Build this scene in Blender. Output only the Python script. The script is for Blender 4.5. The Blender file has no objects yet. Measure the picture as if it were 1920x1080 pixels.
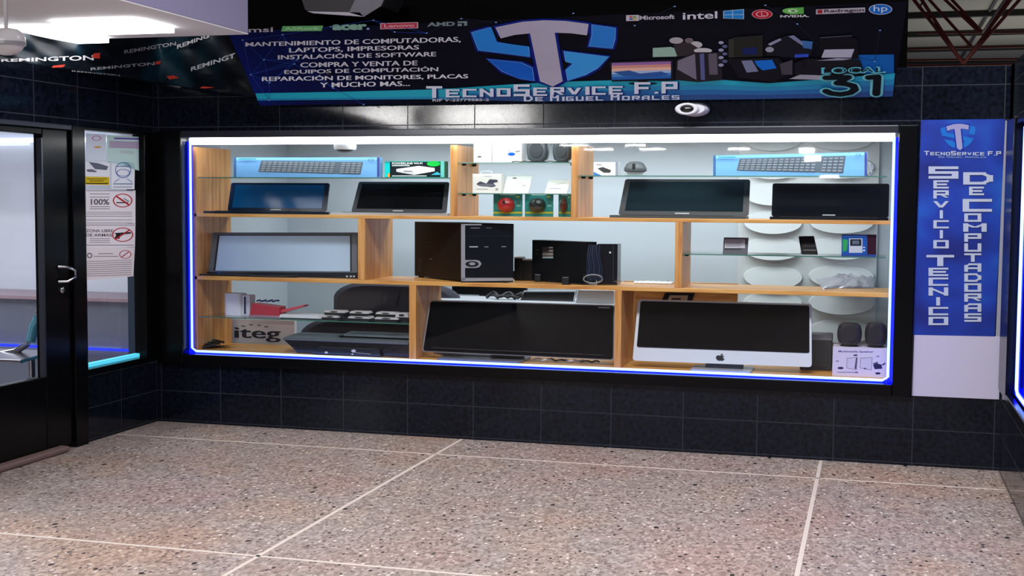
import bpy, math, random
from mathutils import Vector, Matrix
import numpy as np
random.seed(4)
S = bpy.context.scene
COL = S.collection
V = Vector
# ------------------------------------------------------------------ camera
YAW, PIT, ROL, F = -0.27229348, -0.0684805, 0.00699521, 2430.5
CAM = V((0.0, -7.649, 1.5))
def _axes():
    cy, sy, cp, sp = math.cos(YAW), math.sin(YAW), math.cos(PIT), math.sin(PIT)
    f = V((sy*cp, cy*cp, sp)); r = V((cy, -sy, 0)); u = r.cross(f)
    c, s = math.cos(ROL), math.sin(ROL)
    return c*r+s*u, -s*r+c*u, f
AR, AU, AF = _axes()
cam = bpy.data.objects.new('camera', bpy.data.cameras.new('camera')); COL.objects.link(cam)
cam.matrix_world = Matrix(((AR.x, AU.x, -AF.x, CAM.x), (AR.y, AU.y, -AF.y, CAM.y), (AR.z, AU.z, -AF.z, CAM.z), (0, 0, 0, 1)))
cam.data.sensor_width = 36; cam.data.lens = 36*F/1920; cam.data.clip_end = 200
S.camera = cam
# ------------------------------------------------------------------ world, lights, exposure
S.view_settings.view_transform = 'Standard'; S.view_settings.look = 'None'
S.view_settings.exposure = 0.0; S.view_settings.gamma = 1.0; S.view_settings.use_curve_mapping = False
w = bpy.data.worlds.new('world'); S.world = w; w.use_nodes = True
w.node_tree.nodes['Background'].inputs[0].default_value = (0.75, 0.80, 1.0, 1)
w.node_tree.nodes['Background'].inputs[1].default_value = 0.10
def area(name, loc, sx, sy, power, col, rot=(0, 0, 0)):
    l = bpy.data.lights.new(name, 'AREA'); l.shape = 'RECTANGLE'; l.size = sx; l.size_y = sy
    l.energy = power; l.color = col
    o = bpy.data.objects.new(name, l); COL.objects.link(o); o.location = loc; o.rotation_euler = rot
    return o
area('mall_ceiling_light', (0.2, -3.0, 4.3), 2.0, 0.9, 105, (1.0, 0.95, 0.93))
area('mall_ceiling_light', (-2.2, -6.0, 7.4), 5.0, 1.6, 780, (1.0, 0.95, 0.93))
area('shop_ceiling_light', (-2.0, 1.05, 1.93), 3.6, 0.5, 36, (0.90, 0.96, 1.0))
area('left_shop_ceiling_light', (-6.6, -0.6, 2.15), 2.2, 1.6, 56, (0.92, 0.95, 1.0))
area('roof_fill_light', (3.0, 12.0, 2.0), 5.0, 5.0, 70, (1.0, 0.97, 0.9), (math.pi, 0, 0))  # unseen upward light added to brighten the roof panels
# ------------------------------------------------------------------ pixel <-> place helpers
def ray(px, py): return AR*((px-960)/F) + AU*(-(py-540)/F) + AF
def W(px, py, Y=0.0):
    d = ray(px, py); return CAM + d*((Y-CAM.y)/d.y)
def PX(px, py, X):
    d = ray(px, py); return CAM + d*((X-CAM.x)/d.x)
def H(px, py, z=0.0):
    d = ray(px, py); return CAM + d*((z-CAM.z)/d.z)
class Plane:
    def __init__(s, a, b, c):
        s.p = V(a); s.n = (V(b)-V(a)).cross(V(c)-V(a)).normalized()
        if s.n.dot(CAM-s.p) < 0: s.n = -s.n
    def hit(s, px, py, off=0.0):
        d = ray(px, py); return CAM + d*((s.p+s.n*off-CAM).dot(s.n)/d.dot(s.n))
def planeY(Y): return Plane((0, Y, 0), (1, Y, 0), (0, Y, 1))
def planeX(X): return Plane((X, 0, 0), (X, 1, 0), (X, 0, 1))
def rect(x0, y0, x1, y1, Y):
    ym = (y0+y1)/2; xm = (x0+x1)/2
    return W(x0, ym, Y).x, W(x1, ym, Y).x, W(xm, y1, Y).z, W(xm, y0, Y).z
XL, XR = -4.59, 0.70
# small tube lamps along the passage behind the viewer, facing the shop front
for _px, _py, _w, _h, _e in ((1075, 272, .5, .025, 4), (1122, 280, .5, .025, 3.5), (1190, 272, .35, .025, 3.5), (1222, 279, .45, .025, 4), (1385, 279, .35, .025, 3), (1512, 282, .24, .08, 7), (1524, 297, .26, .08, 7), (478, 224, 1.0, .06, 90), (725, 222, 1.1, .06, 110), (905, 220, 1.5, .07, 170), (1555, 331, .3, .04, 4)):
    _p = W(_px, _py, 14.0); area('passage_lamp', (_p.x, -14.0, _p.z), _w, _h, _e, (1, .98, .96), (math.radians(90), 0, 0))
# ------------------------------------------------------------------ materials
def lin(c):
    if isinstance(c, (int, float)): c = (c, c, c)
    return tuple(((v/255)/12.92 if v/255 <= .04045 else ((v/255+.055)/1.055)**2.4) for v in c)
_m = {}
def mat(c, rough=.5, metal=0.0, emit=0.0, coat=0.0, spec=None, name=None):
    if isinstance(c, (int, float)): c = (c, c, c)
    k = (c, rough, metal, emit, coat, spec)
    if k in _m: return _m[k]
    m = bpy.data.materials.new(name or 'surface_%d_%d_%d' % c); m.use_nodes = True
    b = m.node_tree.nodes['Principled BSDF']; L = lin(c)
    b.inputs['Base Color'].default_value = (*L, 1); b.inputs['Roughness'].default_value = rough
    b.inputs['Metallic'].default_value = metal
    if coat: b.inputs['Coat Weight'].default_value = coat; b.inputs['Coat Roughness'].default_value = .05
    if spec is not None: b.inputs['Specular IOR Level'].default_value = spec
    if emit:
        b.inputs['Emission Color'].default_value = (*L, 1); b.inputs['Emission Strength'].default_value = emit
    # faint procedural variation of the finish
    if not emit:
        n = m.node_tree.nodes.new('ShaderNodeTexNoise'); n.inputs['Scale'].default_value = 14
        r = m.node_tree.nodes.new('ShaderNodeMapRange'); r.inputs[3].default_value = rough*.85; r.inputs[4].default_value = min(1, rough*1.15)
        m.node_tree.links.new(n.outputs[0], r.inputs[0]); m.node_tree.links.new(r.outputs[0], b.inputs['Roughness'])
    _m[k] = m
    return m
def nodes(name):
    m = bpy.data.materials.new(name); m.use_nodes = True; t = m.node_tree
    return m, t, t.nodes['Principled BSDF'], (lambda k, **kw: _nn(t, k, **kw))
def _nn(t, k, **kw):
    n = t.nodes.new(k)
    for a, v in kw.items():
        if a[0] == 'i': n.inputs[int(a[1:])].default_value = v
        else: setattr(n, a, v)
    return n
def ramp(t, src, stops):
    r = t.nodes.new('ShaderNodeValToRGB'); e = r.color_ramp.elements
    while len(e) < len(stops): e.new(.5)
    for q, (p, c) in zip(e, stops): q.position = p; q.color = (*lin(c), 1)
    t.links.new(src, r.inputs[0]); return r
def tile_mat(name, axis, a0, pa, z0, pz, base=((6, 8, 13), (23, 30, 46)), grout=(40, 45, 54), gw=.006):
    m, t, b, N = nodes(name); L = t.links.new
    tc = N('ShaderNodeTexCoord'); sp = N('ShaderNodeSeparateXYZ'); L(tc.outputs['Object'], sp.inputs[0])
    def line(out, o, p):
        s = N('ShaderNodeMath', operation='SUBTRACT', i1=o-20*p); L(out, s.inputs[0])
        d = N('ShaderNodeMath', operation='MODULO', i1=p); L(s.outputs[0], d.inputs[0])
        c = N('ShaderNodeMath', operation='LESS_THAN', i1=gw); L(d.outputs[0], c.inputs[0]); return c.outputs[0]
    l1 = line(sp.outputs[axis], a0, pa); l2 = line(sp.outputs[2], z0, pz)
    mx = N('ShaderNodeMath', operation='MAXIMUM'); L(l1, mx.inputs[0]); L(l2, mx.inputs[1])
    n = N('ShaderNodeTexNoise'); n.inputs['Scale'].default_value = 38; n.inputs['Detail'].default_value = 6
    n2 = N('ShaderNodeTexNoise'); n2.inputs['Scale'].default_value = 2.2
    L(tc.outputs['Object'], n.inputs[0]); L(tc.outputs['Object'], n2.inputs[0])
    a = N('ShaderNodeMath', operation='MULTIPLY_ADD', i1=.75); L(n.outputs[0], a.inputs[0])
    a2 = N('ShaderNodeMath', operation='MULTIPLY', i1=.25); L(n2.outputs[0], a2.inputs[0]); L(a2.outputs[0], a.inputs[2])
    r = ramp(t, a.outputs[0], [(.35, base[0]), (.7, base[1])])
    mc = N('ShaderNodeMix', data_type='RGBA'); L(mx.outputs[0], mc.inputs[0]); L(r.outputs[0], mc.inputs[6]); mc.inputs[7].default_value = (*lin(grout), 1)
    L(mc.outputs[2], b.inputs['Base Color'])
    rr = N('ShaderNodeMapRange', i3=.11, i4=.7); L(mx.outputs[0], rr.inputs[0]); L(rr.outputs[0], b.inputs['Roughness'])
    bp = N('ShaderNodeBump'); bp.inputs['Strength'].default_value = .35; bp.inputs['Distance'].default_value = .004
    iv = N('ShaderNodeMath', operation='MULTIPLY_ADD', i1=-1.0); L(mx.outputs[0], iv.inputs[0]); 
    nb = N('ShaderNodeMath', operation='MULTIPLY', i1=.5); L(n2.outputs[0], nb.inputs[0]); L(nb.outputs[0], iv.inputs[2])
    L(iv.outputs[0], bp.inputs['Height']); L(bp.outputs[0], b.inputs['Normal'])
    b.inputs['Specular IOR Level'].default_value = .24
    return m
M_TILE = tile_mat('black_marbled_tile', 0, -2.384, .4362, .012, .194)
M_TILEY = tile_mat('black_marbled_tile_side', 1, -.02, .42, .012, .194)
def wood_mat():
    m, t, b, N = nodes('varnished_pine'); L = t.links.new
    tc = N('ShaderNodeTexCoord'); mp = N('ShaderNodeMapping'); mp.inputs['Scale'].default_value = (1.2, 14, 14); L(tc.outputs['Object'], mp.inputs[0])
    mp.vector_type = 'POINT'
    n = N('ShaderNodeTexNoise'); n.inputs['Scale'].default_value = 2.2; n.inputs['Detail'].default_value = 5; n.inputs['Distortion'].default_value = .6
    L(mp.outputs[0], n.inputs[0])
    r = ramp(t, n.outputs[0], [(.3, (186, 122, 58)), (.5, (216, 158, 84)), (.7, (228, 178, 106))])
    L(r.outputs[0], b.inputs['Base Color']); b.inputs['Roughness'].default_value = .35
    return m
def woodv_mat():
    m, t, b, N = nodes('varnished_pine_upright'); L = t.links.new
    tc = N('ShaderNodeTexCoord'); mp = N('ShaderNodeMapping'); mp.inputs['Scale'].default_value = (14, 14, 1.0); L(tc.outputs['Object'], mp.inputs[0])
    n = N('ShaderNodeTexNoise'); n.inputs['Scale'].default_value = 2.0; n.inputs['Detail'].default_value = 5; n.inputs['Distortion'].default_value = .8
    L(mp.outputs[0], n.inputs[0])
    r = ramp(t, n.outputs[0], [(.3, (176, 110, 54)), (.5, (208, 148, 82)), (.72, (224, 172, 106))])
    L(r.outputs[0], b.inputs['Base Color']); b.inputs['Roughness'].default_value = .35
    return m
M_WOOD, M_WOODV = wood_mat(), woodv_mat()
def terrazzo_mat():
    m, t, b, N = nodes('pink_terrazzo'); L = t.links.new
    tc = N('ShaderNodeTexCoord'); mp = N('ShaderNodeMapping'); mp.inputs['Scale'].default_value = (1, .62, 1); L(tc.outputs['Object'], mp.inputs[0])
    cur = None
    big = N('ShaderNodeTexNoise'); big.inputs['Scale'].default_value = .9; big.inputs['Detail'].default_value = 3; L(tc.outputs['Object'], big.inputs[0])
    fine = N('ShaderNodeTexVoronoi'); fine.inputs['Scale'].default_value = 74; L(mp.outputs[0], fine.inputs[0])
    sx = N('ShaderNodeSeparateColor'); L(fine.outputs['Color'], sx.inputs[0])
    base = ramp(t, sx.outputs[0], [(0, (144, 130, 124)), (.35, (170, 155, 148)), (.7, (185, 171, 163)), (1, (208, 196, 190))])
    tint = ramp(t, big.outputs[0], [(.35, (236, 222, 222)), (.5, (228, 230, 232)), (.65, (242, 226, 214))])
    mu = N('ShaderNodeMix', data_type='RGBA', blend_type='MULTIPLY'); mu.inputs[0].default_value = 1
    L(base.outputs[0], mu.inputs[6]); L(tint.outputs[0], mu.inputs[7]); cur = mu.outputs[2]
    def chips(scale, frac, size, colr, cur, seed):
        mpp = N('ShaderNodeMapping'); mpp.inputs['Scale'].default_value = (1, .62, 1); mpp.inputs['Location'].default_value = (seed, seed*2, 0); L(tc.outputs['Object'], mpp.inputs[0])
        v = N('ShaderNodeTexVoronoi'); v.inputs['Scale'].default_value = scale; L(mpp.outputs[0], v.inputs[0])
        s = N('ShaderNodeSeparateColor'); L(v.outputs['Color'], s.inputs[0])
        a = N('ShaderNodeMath', operation='LESS_THAN', i1=frac); L(s.outputs[1], a.inputs[0])
        d = N('ShaderNodeMath', operation='LESS_THAN', i1=size); L(v.outputs['Distance'], d.inputs[0])
        x = N('ShaderNodeMath', operation='MULTIPLY'); L(a.outputs[0], x.inputs[0]); L(d.outputs[0], x.inputs[1])
        mc = N('ShaderNodeMix', data_type='RGBA'); L(x.outputs[0], mc.inputs[0]); L(cur, mc.inputs[6]); mc.inputs[7].default_value = (*lin(colr), 1)
        return mc.outputs[2]
    cur = chips(60, .13, .42, (104, 90, 86), cur, 3.1)
    cur = chips(54, .05, .4, (222, 212, 206), cur, 9.7)
    cur = chips(42, .07, .34, (40, 34, 36), cur, 5.3)
    cur = chips(17, .05, .2, (22, 18, 20), cur, 1.3)
    L(cur, b.inputs['Base Color']); b.inputs['Roughness'].default_value = .42
    return m
M_FLOOR = terrazzo_mat()
def glass_mat(name, tint=(1, 1, 1), gloss=1.0):
    m, t, b, N = nodes(name); L = t.links.new; t.nodes.remove(b)
    tr = N('ShaderNodeBsdfTransparent'); tr.inputs[0].default_value = (*tint, 1)
    gl = N('ShaderNodeBsdfGlossy'); gl.inputs['Roughness'].default_value = .02
    fr = N('ShaderNodeFresnel'); fr.inputs[0].default_value = 1.5
    ge = N('ShaderNodeNewGeometry'); io = N('ShaderNodeMapRange', i3=1.5, i4=1/1.5); L(ge.outputs['Backfacing'], io.inputs[0]); L(io.outputs[0], fr.inputs[0])
    k = N('ShaderNodeMath', operation='MULTIPLY', i1=gloss); L(fr.outputs[0], k.inputs[0])
    mx = N('ShaderNodeMixShader'); L(k.outputs[0], mx.inputs[0]); L(tr.outputs[0], mx.inputs[1]); L(gl.outputs[0], mx.inputs[2])
    L(mx.outputs[0], t.nodes['Material Output'].inputs[0]); return m
M_GLASS = glass_mat('clear_window_glass', (.98, .99, .99), .32)
M_GSHELF = glass_mat('green_edged_shelf_glass', (.90, .96, .94))
M_GEDGE = mat((60, 120, 104), .2)
BLK = mat((9, 9, 11), .3, spec=.15); FRAME = mat((8, 9, 12), .2, spec=.14)
SCREEN = mat((9, 12, 15), .04, spec=.12); PLAST = mat((18, 18, 21), .4)
WHITE = mat((232, 234, 238), .5); SILV = mat((178, 180, 186), .35, metal=.6)
# ------------------------------------------------------------------ mesh builder
class MB:
    def __init__(s): s.v = []; s.f = []; s.mi = []; s.ms = []; s.M = Matrix(); s.sm = []
    def _m(s, m):
        if m not in s.ms: s.ms.append(m)
        return s.ms.index(m)
    def add(s, vs, fs, m, smooth=False):
        o = len(s.v); k = s._m(m)
        s.v += [s.M @ V(p) for p in vs]
        for f in fs: s.f.append([o+i for i in f]); s.mi.append(k); s.sm.append(smooth)
        return s
    def box(s, x0, x1, y0, y1, z0, z1, m):
        vs = [(x, y, z) for z in (z0, z1) for (x, y) in ((x0, y0), (x1, y0), (x1, y1), (x0, y1))]
        return s.add(vs, [(3, 2, 1, 0), (4, 5, 6, 7), (0, 1, 5, 4), (1, 2, 6, 5), (2, 3, 7, 6), (3, 0, 4, 7)], m)
    def prism(s, poly, z0, z1, m, axis='z', smooth=False):
        n = len(poly)
        if axis == 'z': vs = [(x, y, z0) for x, y in poly] + [(x, y, z1) for x, y in poly]
        elif axis == 'y': vs = [(x, z0, z) for x, z in poly] + [(x, z1, z) for x, z in poly]
        else: vs = [(z0, y, z) for y, z in poly] + [(z1, y, z) for y, z in poly]
        s.add(vs, [list(range(n))[::-1], list(range(n, 2*n))], m)
        return s.add(vs, [(i, (i+1) % n, n+(i+1) % n, n+i) for i in range(n)], m, smooth)
    def loft(s, rings, m, smooth=True, cap=True):
        n = len(rings[0]); vs = [p for r in rings for p in r]; fs = []
        for k in range(len(rings)-1):
            for i in range(n): fs.append((k*n+i, k*n+(i+1) % n, (k+1)*n+(i+1) % n, (k+1)*n+i))
        s.add(vs, fs, m, smooth)
        if cap: s.add([*rings[0]], [list(range(n))[::-1]], m); s.add([*rings[-1]], [list(range(n))], m)
        return s
    def lathe(s, prof, c, m, axis='z', n=28, sx=1.0, sy=1.0):
        c = V(c); rings = []
        for r, h in prof:
            R = []
            for i in range(n):
                a = 2*math.pi*i/n; p, q = r*math.cos(a)*sx, r*math.sin(a)*sy
                R.append(c + (V((p, q, h)) if axis == 'z' else V((p, h, q)) if axis == 'y' else V((h, p, q))))
            rings.append(R)
        return s.loft(rings, m)
    def tube(s, pts, r, m, n=8, closed=False):
        pts = [V(p) for p in pts]; rings = []
        for i, p in enumerate(pts):
            if closed: d = pts[(i+1) % len(pts)]-pts[i-1]
            else: d = pts[min(i+1, len(pts)-1)]-pts[max(i-1, 0)]
            d.normalize(); a = d.orthogonal().normalized() if not rings else (pa-d*pa.dot(d)).normalized()
            pa = a; b = d.cross(a)
            rings.append([p+(a*math.cos(2*math.pi*k/n)+b*math.sin(2*math.pi*k/n))*r for k in range(n)])
        if closed: rings.append(rings[0])
        return s.loft(rings, m, cap=not closed)
    def build(s, name, parent=None, bevel=0.0, seg=2, origin=None):
        me = bpy.data.meshes.new(name)
        if parent is None:
            if origin is None:
                xs = [p.x for p in s.v]; ys = [p.y for p in s.v]; zs = [p.z for p in s.v]
                origin = V(((min(xs)+max(xs))/2, (min(ys)+max(ys))/2, min(zs)))
            off = V(origin)
        else: off = wloc(parent)
        me.from_pydata([tuple(p-off) for p in s.v], [], s.f)
        for m in s.ms: me.materials.append(m)
        me.polygons.foreach_set('material_index', s.mi); me.polygons.foreach_set('use_smooth', s.sm)
        me.update()
        o = bpy.data.objects.new(name, me); COL.objects.link(o)
        if parent is None: o.location = off
        else: o.parent = parent
        if bevel:
            b = o.modifiers.new('bevel', 'BEVEL'); b.width = bevel; b.segments = seg; b.limit_method = 'ANGLE'; b.angle_limit = .7
        return o
def wloc(o):
    p = V((0, 0, 0))
    while o: p = p + o.location; o = o.parent
    return p
def tag(o, label, cat, group=None):
    o['label'] = label; o['category'] = cat
    if group: o['group'] = group
    return o
def thing(name, label, cat, loc, group=None):
    o = bpy.data.objects.new(name, None); COL.objects.link(o); o.location = V(loc); o.empty_display_size = .1
    return tag(o, label, cat, group)
def struct(o): o['kind'] = 'structure'; return o
def sthing(name, loc=(0, 0, 0)):
    o = bpy.data.objects.new(name, None); COL.objects.link(o); o.location = V(loc); return struct(o)
Z0 = V((0, 0, 0))
def ell(cx, cz, rx, rz, n=24, a0=0, a1=2*math.pi): return [(cx+rx*math.cos(a0+(a1-a0)*i/n), cz+rz*math.sin(a0+(a1-a0)*i/n)) for i in range(n)]
def rrect(x0, x1, z0, z1, r, n=5, rz=None):
    rz = rz or r; P = []
    for cx, cz, a in ((x1-r, z1-rz, 0), (x0+r, z1-rz, 90), (x0+r, z0+rz, 180), (x1-r, z0+rz, 270)):
        for i in range(n+1):
            t = math.radians(a+90*i/n); P.append((cx+r*math.cos(t), cz+rz*math.sin(t)))
    return P
# ------------------------------------------------------------------ flat prints: polygons and lettering on a real surface
_tc = {}
def glyphs(s, bold, sp):
    k = (s, bold, sp)
    if k not in _tc:
        c = bpy.data.curves.new('t', 'FONT'); c.body = s; c.offset = bold; c.space_character = sp; c.resolution_u = 3
        o = bpy.data.objects.new('t', c); COL.objects.link(o)
        me = bpy.data.meshes.new_from_object(o.evaluated_get(bpy.context.evaluated_depsgraph_get()))
        vs = [(v.co.x, v.co.y) for v in me.vertices]; fs = [tuple(p.vertices) for p in me.polygons]
        bpy.data.objects.remove(o); bpy.data.curves.remove(c); bpy.data.meshes.remove(me)
        _tc[k] = (vs, fs)
    return _tc[k]
G = {'A': '0,0 0,.75 .3,1 1,1 1,0|0,.4 1,.4', 'C': '1,1 0,1 0,0 1,0', 'D': '0,0 0,1 .7,1 1,.7 1,.3 .7,0 0,0', 'E': '1,1 0,1 0,0 1,0|0,.5 .85,.5',
     'F': '1,1 0,1 0,0|0,.5 .85,.5', 'G': '1,1 0,1 0,0 1,0 1,.45 .55,.45', 'I': '.5,0 .5,1', 'L': '0,1 0,0 1,0', 'M': '0,0 0,1 .5,.5 1,1 1,0', 'N': '0,0 0,1 1,0 1,1',
     'O': '0,0 0,1 1,1 1,0 0,0', 'P': '0,0 0,1 1,1 1,.45 0,.45', 'R': '0,0 0,1 1,1 1,.5 0,.5|.45,.5 1,0', 'S': '1,1 0,1 0,.5 1,.5 1,0 0,0', 'T': '0,1 1,1|.5,1 .5,0',
     'U': '0,1 0,0 1,0 1,1', 'V': '0,1 .5,0 1,1', '.': '.4,0 .6,0', 'H': '0,0 0,1|1,0 1,1|0,.5 1,.5'}
class Dec:
    """one printed mesh: every polygon is given where it is seen and lands on the sheet's own plane"""
    def __init__(s, plane, base=.0012): s.pl = plane; s.mb = MB(); s.base = base; s.k = 0
    def off(s): s.k += 1; return s.base + s.k*.00012
    def poly(s, pts, c, **kw):
        m = c if isinstance(c, bpy.types.Material) else mat(c, .55, spec=.12, **kw); o = s.off()
        P = [s.pl.hit(x, y, o) for x, y in pts]
        n = (P[1]-P[0]).cross(P[2]-P[1])
        s.mb.add(P, [list(range(len(P)))], m); return s
    def r(s, x0, y0, x1, y1, c, sl=0.0, **kw): return s.poly([(x0, y0), (x1, y0+sl), (x1, y1+sl), (x0, y1)], c, **kw)
    def el(s, cx, cy, rx, ry, c, n=24, **kw): return s.poly([(cx+rx*math.cos(2*math.pi*i/n), cy+ry*math.sin(2*math.pi*i/n)) for i in range(n)], c, **kw)
    def ring(s, cx, cy, rx, ry, w, c, n=28):
        m = mat(c, .5); o = s.off(); P = []
        for k in (1, 1-w):
            P += [s.pl.hit(cx+rx*k*math.cos(2*math.pi*i/n), cy+ry*k*math.sin(2*math.pi*i/n), o) for i in range(n)]
        s.mb.add(P, [(i, (i+1) % n, n+(i+1) % n, n+i) for i in range(n)], m); return s
    def line(s, a, b, wd, c):
        dx, dy = b[0]-a[0], b[1]-a[1]; l = math.hypot(dx, dy) or 1; nx, ny = -dy/l*wd/2, dx/l*wd/2
        return s.poly([(a[0]+nx, a[1]+ny), (b[0]+nx, b[1]+ny), (b[0]-nx, b[1]-ny), (a[0]-nx, a[1]-ny)], c)
    def text(s, t, xl, tl, bl, xr, tr, br, c, bold=.012, sp=1.0, grow=0):
        vs, fs = glyphs(t, bold, sp)
        if not vs: return s
        xs = [v[0] for v in vs]; ys = [v[1] for v in vs]; x0, x1, y0, y1 = min(xs), max(xs), min(ys), max(ys)
        m = c if isinstance(c, bpy.types.Material) else mat(c, .55, spec=.12); o = s.off(); P = []
        for x, y in vs:
            u = (x-x0)/(x1-x0); v = (y-y0)/(y1-y0)
            u = .5+(u-.5)*(1+grow); v = .5+(v-.5)*(1+grow)
            P.append(s.pl.hit(xl+(xr-xl)*u, (bl+(br-bl)*u)*(1-v)+(tl+(tr-tl)*u)*v, o))
        s.mb.add(P, fs, m); return s
    def tech(s, ch, x0, y0, x1, y1, c, tw=.24, th=.17, sl=0.0):
        if ch not in G: return s
        m = mat(c, .55, spec=.12); w_, h_ = (x1-x0), (y1-y0); hx, hy = tw*w_/2, th*h_/2
        ix0, ix1, iy0, iy1 = x0+hx, x1-hx, y0+hy, y1-hy
        for st in G[ch].split('|'):
            pts = [tuple(map(float, q.split(','))) for q in st.split()]
            for (a, b), (a2, b2) in zip(pts, pts[1:]):
                A = (ix0+(ix1-ix0)*a, iy1-(iy1-iy0)*b); B = (ix0+(ix1-ix0)*a2, iy1-(iy1-iy0)*b2)
                if abs(A[1]-B[1]) < .01*h_:
                    l, r_ = sorted((A[0], B[0])); P = [(l-hx, A[1]-hy), (r_+hx, A[1]-hy), (r_+hx, A[1]+hy), (l-hx, A[1]+hy)]
                elif abs(A[0]-B[0]) < .01*w_:
                    u, d = sorted((A[1], B[1])); P = [(A[0]-hx, u-hy), (A[0]+hx, u-hy), (A[0]+hx, d+hy), (A[0]-hx, d+hy)]
                else:
                    P = [(A[0]-hx*1.1, A[1]), (A[0]+hx*1.1, A[1]), (B[0]+hx*1.1, B[1]), (B[0]-hx*1.1, B[1])]
                s.seg = (getattr(s, 'seg', 0)+1) % 9; o = s.base+.0002+s.k*.00012+s.seg*.00006
                s.mb.add([s.pl.hit(x, y+(x-x0)*sl, o) for x, y in P], [(0, 1, 2, 3)], m)
        return s
    def techline(s, t, xl, yb, hb, hs, wd, c, sl=0.0, gap=.18):
        """capitals followed by smaller capitals; lower-case input prints small"""
        s.k += 6; tot = sum((.5 if q == ' ' else .45 if q in '.Ii' else 1.15 if q.isupper() else 1.0) for q in t); u = wd/tot; x = xl
        for q in t:
            wq = (.5 if q == ' ' else .45 if q in '.Ii' else 1.15 if q.isupper() else 1.0)*u
            h = hb if q.isupper() else hs
            if q not in ' ':
                y = yb+(x-xl)*sl
                if q in 'iI': s.r(x+wq*.15, y-h, x+wq*.7, y, c)
                elif q == '.': s.r(x+wq*.1, y-h*.22, x+wq*.6, y, c)
                else: s.tech(q.upper(), x, y-h, x+wq*(1-gap), y, c, tw=.26, th=.2)
            x += wq
        return s
    def path(s, pts, wx, wy, c):
        for a, b in zip(pts, pts[1:]):
            dx, dy = b[0]-a[0], b[1]-a[1]; l = math.hypot(dx/wx, dy/wy) or 1; nx, ny = -dy/wy/l*wx/2, dx/wx/l*wy/2
            s.poly([(a[0]+nx, a[1]+ny), (b[0]+nx, b[1]+ny), (b[0]-nx, b[1]-ny), (a[0]-nx, a[1]-ny)], c)
        for a in pts: s.el(a[0], a[1], wx/2, wy/2, c, n=12)
        return s
    def cut(s, name, parent): o = s.mb.build(name, parent); s.mb = MB(); return o
    def build(s, name, parent): return s.mb.build(name, parent)
# ================================================================== SETTING
m = MB(); m.box(-9.5, 4, -12, 9, -.05, 0, M_FLOOR); fl = struct(m.build('floor', origin=Z0))
jm = mat((214, 204, 196), .5)
for k, (a, b, c, d) in enumerate(((-2.462, -2.442, -12, -.01), (-.276, -.256, -12, -.01), (-4.58, .69, -.518, -.502), (-4.58, .69, -2.80, -2.78), (-4.58, .69, -5.07, -5.05))):
    m = MB(); m.box(a, b, c, d, -.001, .0015, jm); struct(m.build('trim_%d' % (k+1), origin=Z0))
WX0, WX1, WZ0, WZ1 = -4.385, .118, .462, 1.885
FX0, FX1, FZ0, FZ1 = W(303, 470).x, W(1716, 480).x, W(1000, 712).z-.0, 1.93
FZ0 = WZ0-.065
m = MB()
TOP = 2.25
m.box(XL-.05, XR+.05, 0, .08, 0, FZ0, M_TILE); m.box(XL-.05, XR+.05, 0, .08, FZ1, TOP, M_TILE)
m.box(XL-.05, FX0, 0, .08, FZ0, FZ1, BLK); m.box(FX1, XR+.05, 0, .08, FZ0, FZ1, M_TILE)
struct(m.build('wall_back', origin=Z0))
m = MB(); m.box(-9.3, W(1702, 60, .1).x, .1, .2, TOP-.01, 4.2, mat((4, 4, 5), .9, spec=.03)); struct(m.build('wall_dark_backdrop', origin=Z0))  # near-black backdrop put in for the unlit void above the shop
m = MB(); m.box(W(1702, 60, .1).x, 3.5, .1, .2, TOP-.12, TOP, mat((10, 10, 12), .6)); struct(m.build('trim_6', origin=Z0))
# left wall (x = XL): door opening then side window
yD0, yD1 = -4.4, PX(130, 500, XL).y        # door: from off-frame to its hinge/jamb
yW0, yW1 = PX(157, 450, XL).y, PX(268, 450, XL).y
zWb, zWt = PX(215, 681, XL).z, PX(215, 249, XL).z
zHd = PX(150, 237, XL).z
m = MB()
yJ = PX(150, 500, XL).y
m.box(XL-.08, XL, yJ, 0, 0, zWb-.03, M_TILEY); m.box(XL-.08, XL, -9, 0, zHd, TOP, M_TILEY)
m.box(XL-.08, XL, yW1+.02, 0, zWb-.03, zHd, FRAME)
m.box(XL-.08, XL, -9, yD0, 0, zHd, M_TILEY)
struct(m.build('wall_left', origin=Z0))
# right wall
m = MB()
yR = PX(1890, 500, XR).y; zRb = PX(1905, 752, XR).z
m.box(XR, XR+.1, -6, 0, 0, zRb, M_TILEY); m.box(XR, XR+.1, -6, 0, PX(1900, 226, XR).z, TOP, M_TILEY); m.box(XR, XR+.1, yR, 0, zRb, TOP, BLK)
struct(m.build('wall_right', origin=Z0))
# shop room behind the display
RW = mat((196, 208, 216), .7)
m = MB(); m.box(-4.5, 1.2, 1.7, 1.75, 0, 2.0, RW); struct(m.build('wall_shop_rear', origin=Z0))
m = MB(); m.box(-4.55, -4.45, .62, 1.7, 0, 2.0, RW); struct(m.build('wall_shop_side', origin=Z0))
SX1 = .30
m = MB(); m.box(SX1, SX1+.05, .08, 1.7, 0, 2.0, mat((150, 160, 168), .6)); struct(m.build('wall_shop_right', origin=Z0))
m = MB(); m.box(-4.5, SX1, .08, 1.7, 1.96, 2.0, RW); struct(m.build('ceiling', origin=Z0))
m = MB(); m.box(-9.4, -4.67, -7, 1.6, 2.2, 2.24, mat((200, 202, 205), .7)); struct(m.build('ceiling_left_shop', origin=Z0))
m = MB(); m.box(-9.4, -4.67, 1.3, 1.36, 0, 2.2, mat((214, 220, 234), .7)); struct(m.build('wall_left_shop_rear', origin=Z0))
m = MB(); m.box(-9.4, -9.34, -7, 1.3, 0, 2.2, mat((214, 220, 234), .7)); struct(m.build('wall_left_shop_far', origin=Z0))

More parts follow.
